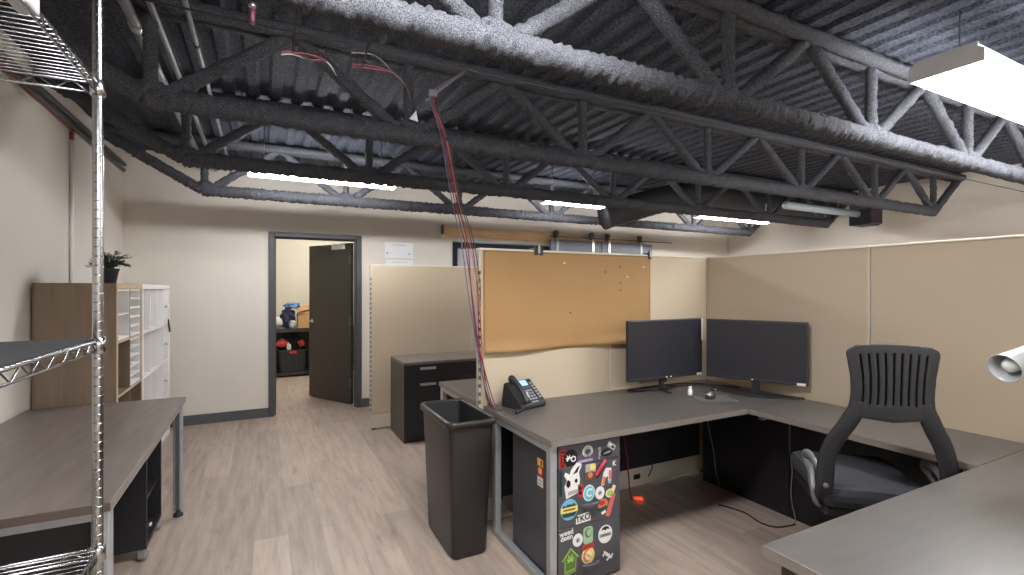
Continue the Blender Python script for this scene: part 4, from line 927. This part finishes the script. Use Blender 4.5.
# ---------------------------------------------------------------- waste bin
tc_ = thing('waste_bin', 'tall slim black waste bin standing open beside the desk end', 'bin', (1.02, 2.73, 0))
def ring(x0, x1, y0, y1, r, z, n=5): return [Vector((p[0] + (x0 + x1) / 2, p[1] + (y0 + y1) / 2, z)) for p in rrect(x1 - x0, y1 - y0, r, n)]
prof = [ring(0.908, 1.100, 2.470, 2.905, 0.03, 0.004), ring(0.902, 1.108, 2.462, 2.920, 0.035, 0.02), ring(0.888, 1.146, 2.458, 2.985, 0.035, 0.715)]
inn = [ring(0.892, 1.142, 2.462, 2.981, 0.033, 0.74), ring(0.914, 1.104, 2.480, 2.92, 0.03, 0.03)]
n = len(prof[0]); V = []; F = []
for r_ in prof + inn: V += r_
for j in range(2):
    for i in range(n): F.append((j * n + i, j * n + (i + 1) % n, (j + 1) * n + (i + 1) % n, (j + 1) * n + i))
F.append(tuple(range(n))[::-1])
b = rel(tc_).use('canplastic'); b.add(V[:3 * n], F, True)
b.use('binliner'); b.add(V[3 * n:], [(i, (i + 1) % n, n + (i + 1) % n, n + i) for i in range(n)] + [tuple(range(n, 2 * n))], True); b.build('body', tc_, normals=False)
outr = [ring(0.872, 1.162, 2.442, 3.001, 0.045, 0.712), ring(0.870, 1.164, 2.440, 3.003, 0.045, 0.735), ring(0.876, 1.158, 2.446, 2.997, 0.042, 0.748), ring(0.892, 1.142, 2.462, 2.981, 0.034, 0.744), ring(0.893, 1.141, 2.463, 2.980, 0.033, 0.712)]
V = []; F = []
for r_ in outr: V += r_
for j in range(5):
    for i in range(n): F.append((j * n + i, j * n + (i + 1) % n, ((j + 1) % 5) * n + (i + 1) % n, ((j + 1) % 5) * n + i))
b = rel(tc_).use('canplastic'); b.add(V, F, True); b.build('rim', tc_)

# ---------------------------------------------------------------- left table and what is under it
tb = thing('table', 'long brown wood-top table with silver legs along the left wall', 'table', (-0.46, 2.08, 0))
b = rel(tb).use('table'); b.box(-1.25, -0.460, 2.083, 3.905, 0.710, 0.74, 0.002); b.use('tableedge').box(-1.25, -0.458, 2.0815, 2.084, 0.711, 0.739); b.use('deskedge').box(-0.4605, -0.4585, 2.083, 3.905, 0.711, 0.7385); b.build('tabletop', tb)
b = rel(tb).use('silver'); b.box(-1.22, -0.50, 2.095, 2.125, 0.680, 0.71, 0.004); b.build('apron', tb)
b = rel(tb).use('silver'); b.box(-1.22, -0.50, 3.86, 3.89, 0.680, 0.71, 0.004); b.build('apron', tb)
b = rel(tb).use('silver'); b.box(-0.497, -0.470, 2.125, 3.86, 0.685, 0.71, 0.003); b.build('side_rail', tb)
b = rel(tb).use('silver'); b.box(-1.23, -1.20, 2.125, 3.86, 0.685, 0.71, 0.003); b.build('side_rail', tb)
for x0, y0 in ((-0.512, 2.09), (-1.235, 2.09), (-0.512, 3.755), (-1.235, 3.755)):
    b = rel(tb).use('silver'); b.box(x0, x0 + 0.050, y0, y0 + 0.050, 0.045, 0.71, 0.006); lg = b.build('leg', tb)
    b = rel(tb).use('blackplastic'); b.lathe([(0.012, 0.045), (0.012, 0.02), (0.026, 0.016), (0.028, 0.0)][::-1], (x0 + 0.025, y0 + 0.025, 0), 14); b.build('levelling_foot', lg)
b = rel(tb).use('blackmetal'); b.box(-0.498, -0.476, 3.742, 3.754, 0.05, 0.70); b.build('leg_insert', tb)
rc = thing('rolling_cabinet', 'black open-fronted rolling cabinet on casters under the table', 'cabinet', (-0.56, 3.22, 0))
b = rel(rc).use('black')
for x0, x1, y0, y1, z0, z1 in ((-1.0, -0.555, 3.212, 3.232, 0.07, 0.56), (-1.0, -0.555, 3.625, 3.645, 0.07, 0.56), (-1.0, -0.555, 3.232, 3.625, 0.54, 0.56), (-1.0, -0.555, 3.232, 3.625, 0.07, 0.09), (-1.0, -0.985, 3.232, 3.625, 0.09, 0.54), (-0.985, -0.57, 3.232, 3.625, 0.30, 0.315)): b.box(x0, x1, y0, y1, z0, z1)
b.build('carcass', rc)
b = rel(rc).use('nickel'); b.lathe([(0.010, -0.555), (0.012, -0.545), (0.010, -0.535)], (0, 3.235, 0.19), 10, 'x'); b.build('latch', rc)
for x, y in ((-0.585, 3.245), (-0.585, 3.61), (-0.97, 3.245), (-0.97, 3.61)):
    b = rel(rc).use('caster'); b.lathe([(0.024, y - 0.018), (0.026, y - 0.01), (0.026, y + 0.01), (0.024, y + 0.018)], (x + 0.008, 0, 0.026), 16, 'y'); b.box(x - 0.014, x + 0.014, y - 0.022, y + 0.022, 0.05, 0.07); b.box(x - 0.008, x + 0.020, y - 0.023, y - 0.0185, 0.02, 0.056); b.box(x - 0.008, x + 0.020, y + 0.0185, y + 0.023, 0.02, 0.056); b.build('caster', rc)
sc_ = thing('storage_cabinet', 'low black cabinet in the shadow under the near end of the table', 'cabinet', (-1.2, 2.3, 0))
b = rel(sc_).use('black'); b.box(-1.18, -0.53, 2.16, 2.36, 0.03, 0.675, 0.004); b.build('carcass', sc_)
b = rel(sc_).use('black'); b.box(-1.17, -0.535, 2.145, 2.16, 0.04, 0.67, 0.003); b.build('cabinet_door', sc_)
b = rel(sc_).use('blackplastic'); b.box(-1.17, -0.54, 2.18, 2.34, 0.0, 0.032); b.build('plinth', sc_)

# ---------------------------------------------------------------- bookcases
bc = thing('bookcase', 'light oak cube bookcase with white shelf inserts against the left wall', 'bookcase', (-0.87, 4.0, 0))
X0, X1 = -1.255, -0.848
def cubes(t, y0, ncol, cw, nrow, m, medge, thick, top=1.498, post=0.016):
    b = rel(t).use(m); yw = ncol * cw + (ncol - 1) * post + 2 * thick
    b.box(X0, X1, y0, y0 + thick, 0, top - thick); b.box(X0, X1, y0 + yw - thick, y0 + yw, 0, top - thick)
    b.box(X0, X0 + 0.006, y0 + thick, y0 + yw - thick, thick, top - thick)
    b.box(X0, X1, y0 + thick, y0 + yw - thick, 0, thick); b.build('carcass', t)
    b = rel(t).use(m); b.box(X0, X1, y0, y0 + yw, top - thick, top, 0.001); b.build('top', t)
    rh = (top - 2 * thick - (nrow - 1) * post) / nrow
    for k in range(1, nrow):
        z = thick + k * rh + (k - 1) * post; b = rel(t).use(m); b.box(X0 + 0.006, X1 - 0.001, y0 + thick, y0 + yw - thick, z, z + post); b.build('shelf', t)
    for c_ in range(1, ncol):
        y = y0 + thick + c_ * cw + (c_ - 1) * post
        b = rel(t).use(m); b.box(X0 + 0.006, X1 - 0.002, y, y + post, thick, top - thick); b.build('divider', t)
    b = rel(t).use(medge)
    b.box(X1, X1 + 0.002, y0 + 0.001, y0 + thick, 0, top - thick); b.box(X1, X1 + 0.002, y0 + yw - thick, y0 + yw - 0.001, 0, top - thick); b.box(X1, X1 + 0.002, y0 + 0.001, y0 + yw - 0.001, top - thick + 0.001, top - 0.001)
    for k in range(1, nrow):
        z = thick + k * rh + (k - 1) * post; b.box(X1 - 0.001, X1 + 0.0005, y0 + thick, y0 + yw - thick, z, z + post)
    b.build('edge_band', t)
    return yw, rh
yw, rh = cubes(bc, 3.985, 2, 0.335, 4, 'oak', 'oakedge', 0.038)
def insert(t, y0, y1, z0, z1, n, doors=False):
    b = rel(t).use('white')
    b.box(X0 + 0.01, X1 - 0.004, y0, y0 + 0.012, z0, z1); b.box(X0 + 0.01, X1 - 0.004, y1 - 0.012, y1, z0, z1); b.box(X0 + 0.01, X1 - 0.004, y0 + 0.012, y1 - 0.012, z1 - 0.012, z1); b.box(X0 + 0.01, X1 - 0.004, y0 + 0.012, y1 - 0.012, z0, z0 + 0.012); b.box(X0 + 0.01, X0 + 0.018, y0 + 0.012, y1 - 0.012, z0 + 0.012, z1 - 0.012)
    for k in range(1, n):
        z = z0 + (z1 - z0) * k / n; b.box(X0 + 0.018, X1 - 0.006, y0 + 0.012, y1 - 0.012, z - 0.005, z + 0.005)
    return b.build('white_insert', t)
zr = lambda k: 0.038 + k * (rh + 0.016)
c0, c1 = 3.985 + 0.038, 3.985 + 0.038 + 0.335 + 0.016
insert(bc, c0 + 0.002, c0 + 0.333, zr(3) + 0.002, zr(3) + rh - 0.002, 2)
insert(bc, c1 + 0.002, c1 + 0.333, zr(3) + 0.002, zr(3) + rh - 0.002, 5)
insert(bc, c1 + 0.002, c1 + 0.333, zr(2) + 0.002, zr(2) + rh - 0.002, 5)
wb = thing('bookcase', 'white cube bookcase with open compartments next to the oak one', 'bookcase', (-0.87, 4.8, 0))
yw2, rh2 = cubes(wb, 3.985 + yw + 0.003, 4, 0.287, 4, 'white', 'white', 0.038)
yw0 = 3.985 + yw + 0.003
b = rel(wb).use('white')
for k in (1, 2, 3):
    b2 = rel(wb).use('white'); y = yw0 + 0.038 + 3 * (0.287 + 0.016)
    z = 0.038 + k * (rh2 + 0.016); b2.box(X1 - 0.022, X1 - 0.006, y + 0.002, y + 0.285, z + 0.002, z + rh2 - 0.002, 0.002); dd = b2.build('compartment_door', wb)
    b3 = rel(wb).use('nickel'); b3.lathe([(0.006, X1 - 0.006), (0.006, X1 + 0.008), (0.013, X1 + 0.012), (0.013, X1 + 0.018)], (0, y + 0.05, z + rh2 / 2), 10, 'x'); b3.build('knob', dd)
# dark wedge hanging on the white unit's far edge
tag(mb('blackplastic').prism([(-0.045, 0.06), (0.055, -0.05), (0.045, -0.075), (-0.03, -0.005)], (X1 + 0.003, yw0 + yw2 - 0.10, 1.10), (0, 1, 0), (0, 0, 1), (1, 0, 0), 0.012).build('wedge_hook'), 'small dark wedge fixed near the far edge of the white bookcase', 'hook')
# plant
pl = thing('potted_plant', 'small leafy plant in a dark pot on top of the oak bookcase', 'plant', (-0.925, 4.16, 1.4985))
mb('pot').lathe([(0.036, 0), (0.040, 0.004), (0.055, 0.085), (0.060, 0.088), (0.060, 0.10), (0.053, 0.10), (0.050, 0.082)], (0, 0, 0), 24).build('pot', pl)
mb('soil').lathe([(0.050, 0.078), (0.050, 0.086), (0.01, 0.090)], (0, 0, 0), 16).build('soil', pl)
b = mb('leaf'); rnd = random.Random(3)
for k in range(90):
    a = rnd.uniform(0, 2 * PI); sp = rnd.uniform(0.03, 0.11) ; hh = rnd.uniform(-0.02, 0.09) + 0.05 * (1 - sp / 0.11)
    p0 = Vector((0.01 * math.cos(a), 0.01 * math.sin(a), 0.085)); p2 = Vector((sp * math.cos(a), sp * math.sin(a), 0.10 + hh)); p1 = (p0 + p2) / 2 + Vector((0, 0, 0.03))
    b.tube(spline([p0, p1, p2], 4), 0.0015, 5)
    for q in range(5):
        c_ = p1.lerp(p2, 0.1 + q * 0.24) if q else p1
        for sgn in (-1, 1):
            dr = Vector((math.cos(a + sgn * 0.9), math.sin(a + sgn * 0.9), rnd.uniform(-0.3, 0.5))).normalized(); L = rnd.uniform(0.022, 0.042); sd_ = dr.cross(Vector((0, 0, 1))).normalized() * 0.008
            b.add([c_, c_ + dr * L * 0.5 + sd_, c_ + dr * L, c_ + dr * L * 0.5 - sd_], [(0, 1, 2, 3)])
b.build('foliage', pl)

# ---------------------------------------------------------------- chrome wire shelving at the left edge
ws = thing('wire_shelving', 'chrome wire shelving unit cut off by the left edge', 'shelving', (-0.405, 1.715, 0))
SX0, SX1, SY0, SY1 = -1.015, -0.405, 0.50, 1.715
for x in (SX0, SX1):
    for y in (SY0, SY1):
        prof = [(0.010, 0.0), (0.016, 0.004), (0.016, 0.02), (0.0127, 0.022)]
        z = 0.05
        while z < 2.42: prof += [(0.0127, z - 0.0004), (0.0127, z), (0.0119, z + 0.0002), (0.0119, z + 0.0022), (0.0127, z + 0.0024), (0.0127, z + 0.0028)]; z += 0.0254
        prof += [(0.0127, 2.45), (0.008, 2.454)]
        b = rel(ws).use('chrome'); b.lathe(prof, (x, y, 0), 16); b.build('post', ws)
def zig(b, p0, p1, h, n, r):
    p0, p1 = Vector(p0), Vector(p1); pts = []
    for k in range(2 * n + 1): pts.append(p0.lerp(p1, k / (2 * n)) + Vector((0, 0, 0 if k % 2 else -h)))
    b.tube(pts, r, 6)
def wire_shelf(z, liner=False, wires=True):
    b = rel(ws).use('chrome')
    for zz in (z, z - 0.026):
        for (xa, ya, xb, yb) in ((SX0, SY0, SX1, SY0), (SX1, SY0, SX1, SY1), (SX1, SY1, SX0, SY1), (SX0, SY1, SX0, SY0)): b.tube([(xa, ya, zz), (xb, yb, zz)], 0.0033, 8)
    zig(b, (SX1, SY0 + 0.02, z), (SX1, SY1 - 0.02, z), 0.026, 14, 0.0022); zig(b, (SX0, SY0 + 0.02, z), (SX0, SY1 - 0.02, z), 0.026, 14, 0.0022)
    zig(b, (SX0 + 0.02, SY1, z), (SX1 - 0.02, SY1, z), 0.026, 8, 0.0022); zig(b, (SX0 + 0.02, SY0, z), (SX1 - 0.02, SY0, z), 0.026, 5, 0.0022)
    fr = b.build('shelf_frame', ws)
    b = rel(ws).use('chrome')
    if wires:
        k = 0
        while SY0 + 0.02 + k * 0.024 < SY1 - 0.01: y = SY0 + 0.02 + k * 0.024; b.tube([(SX0, y, z + 0.002), (SX1, y, z + 0.002)], 0.0016, 6); k += 1
        for x in (-0.81, -0.61): b.tube([(x, SY0, z - 0.003), (x, SY1 - 0.06, z - 0.003)], 0.0028, 6)
        b.build('shelf_wires', ws)
    for x in (SX0, SX1):
        for y in (SY0, SY1):
            b = rel(ws).use('chrome'); b.lathe([(0.0155, z - 0.034), (0.0185, z - 0.032), (0.0175, z + 0.008), (0.0145, z + 0.010)], (x, y, 0), 16); b.build('collar', ws)
    if liner: b = rel(ws).use('blackcloth'); b.box(SX0 + 0.012, SX1 - 0.006, SY0 + 0.012, SY1 - 0.012, z + 0.004, z + 0.008); o = b.build('shelf_liner', ws); o['label'] = 'black liner sheet on the middle shelf'
wire_shelf(2.025); wire_shelf(1.317, True); wire_shelf(0.745); wire_shelf(0.2)
b = rel(ws).use('alum'); b.box(-0.430, -0.395, 1.235, 1.295, 2.000, 2.05, 0.006); b.build('bracket_clip', ws)
b = rel(ws).use('alum'); b.box(-0.52, -0.475, 1.225, 1.285, 2.000, 2.05, 0.006); b.build('bracket_clip', ws)

# ---------------------------------------------------------------- storage room seen through the doorway
sh = thing('storage_shelf', 'dark wooden shelf unit in the room beyond the doorway', 'shelf', (0.05, 8.9, 0))
for z0, z1 in ((0.74, 0.80), (0.03, 0.07), (1.75, 1.79)):
    if z0 > 1.5: continue
    b = rel(sh).use('doorwood'); b.box(-0.25, 1.65, 8.88, 9.45, z0, z1, 0.003); b.build('board', sh)
for x in (-0.25, 1.60):
    for y in (8.88, 9.40): b = rel(sh).use('doorwood'); b.box(x, x + 0.05, y, y + 0.05, 0, 0.74); b.build('leg', sh)
b = rel(sh).use('black'); b.box(-0.25, 1.65, 9.43, 9.45, 0.07, 0.74); b.build('back_panel', sh)
def blob(name, m, c, s, seed, label, cat='clothing', group='clothes in the storage room', amp=0.35):
    bmx = bmesh.new(); bmesh.ops.create_icosphere(bmx, subdivisions=4, radius=1)
    for q in bmx.verts:
        d_ = q.co.normalized(); nn = noise.fractal(d_ * 1.8 + Vector((seed, seed * 2, 0)), 1.0, 2.0, 4)
        r_ = 1 + amp * nn; q.co = Vector((c[0] + d_.x * s[0] * r_, c[1] + d_.y * s[1] * r_, max(c[2] - s[2] * 0.8, c[2] + d_.z * s[2] * r_)))
    return tag(mb(m).bm(bmx, True).build(name), label, cat, group)
blob('clothes_heap', 'navy', (0.375, 9.1, 0.80 + 0.155), (0.115, 0.15, 0.19), 1, 'navy clothes heaped on top of the shelf beyond the door')
blob('jacket', 'denim', (0.44, 9.12, 1.175), (0.12, 0.13, 0.06), 4, 'light blue jacket on top of the navy heap')
blob('white_hat', 'whitecloth', (0.24, 9.08, 0.90), (0.075, 0.09, 0.09), 6, 'round white cloth bundle at the left on the shelf beyond the door', amp=0.15)
blob('grey_shirt', 's_grey', (0.44, 8.97, 0.865), (0.05, 0.06, 0.075), 9, 'grey-lilac cloth hanging from the navy heap')
t = thing('cardboard_box', 'open cardboard box on the shelf beyond the doorway', 'box', (0.66, 9.1, 0.8005))
b = rel(t).use('card')
for x0, x1, y0, y1 in ((0.525, 0.535, 8.95, 9.3), (0.865, 0.875, 8.95, 9.3), (0.535, 0.865, 8.95, 8.958), (0.535, 0.865, 9.292, 9.3)): b.box(x0, x1, y0, y1, 0.801, 1.05)
b.box(0.535, 0.865, 8.958, 9.292, 0.801, 0.808); b.build('carton', t)
b = rel(t).use('card'); b.prism([(0, 0), (0.345, 0.0), (0.345, 0.09), (0, 0.09)], (0.527, 8.952, 1.05), (1, 0, 0.22), (0, -0.5, 0.35), (0, 0.5, 0.6), 0.006); b.prism([(0, 0), (0.345, 0.0), (0.345, 0.12), (0, 0.12)], (0.527, 9.298, 1.05), (1, 0, 0.1), (0, 0.3, 0.9), (0, 0.9, -0.3), 0.006); b.build('flap', t)
t = thing('storage_tote', 'black storage tote with a red latch on the low shelf beyond the door', 'tote', (0.43, 9.05, 0.07))
b = rel(t).use('blackplastic')
outr = [ring(0.25, 0.63, 8.93, 9.30, 0.04, 0.071), ring(0.23, 0.65, 8.91, 9.32, 0.045, 0.42), ring(0.22, 0.66, 8.90, 9.33, 0.045, 0.42), ring(0.22, 0.66, 8.90, 9.33, 0.045, 0.445), ring(0.24, 0.64, 8.92, 9.31, 0.04, 0.445), ring(0.26, 0.62, 8.94, 9.29, 0.04, 0.08)]
V = []; F = []; n = len(outr[0])
for r_ in outr: V += r_
for j in range(5):
    for i in range(n): F.append((j * n + i, j * n + (i + 1) % n, (j + 1) * n + (i + 1) % n, (j + 1) * n + i))
F.append(tuple(range(n))[::-1]); F.append(tuple(range(5 * n, 6 * n)))
b.add(V, F)
for x in (0.30, 0.38, 0.50, 0.58): b.box(x, x + 0.02, 8.906, 8.93, 0.10, 0.40)
b.build('tub', t)
b = rel(t).use('redplastic'); b.box(0.39, 0.50, 8.882, 8.903, 0.385, 0.43, 0.004); b.build('latch', t)
blob('red_shirt', 'redcloth', (0.28, 9.02, 0.55), (0.085, 0.09, 0.07), 12, 'coral red cloth at the left of the tote beyond the door')
blob('black_shirt', 'blackcloth', (0.45, 9.12, 0.51), (0.15, 0.13, 0.15), 15, 'black clothes piled in the middle of the tote')
blob('white_sock', 'whitecloth', (0.385, 8.955, 0.49), (0.035, 0.035, 0.06), 18, 'small white cloth hanging over the tote front')
blob('orange_shirt', 'redcloth', (0.575, 9.02, 0.535), (0.055, 0.07, 0.06), 21, 'coral red cloth at the right of the tote beyond the door')
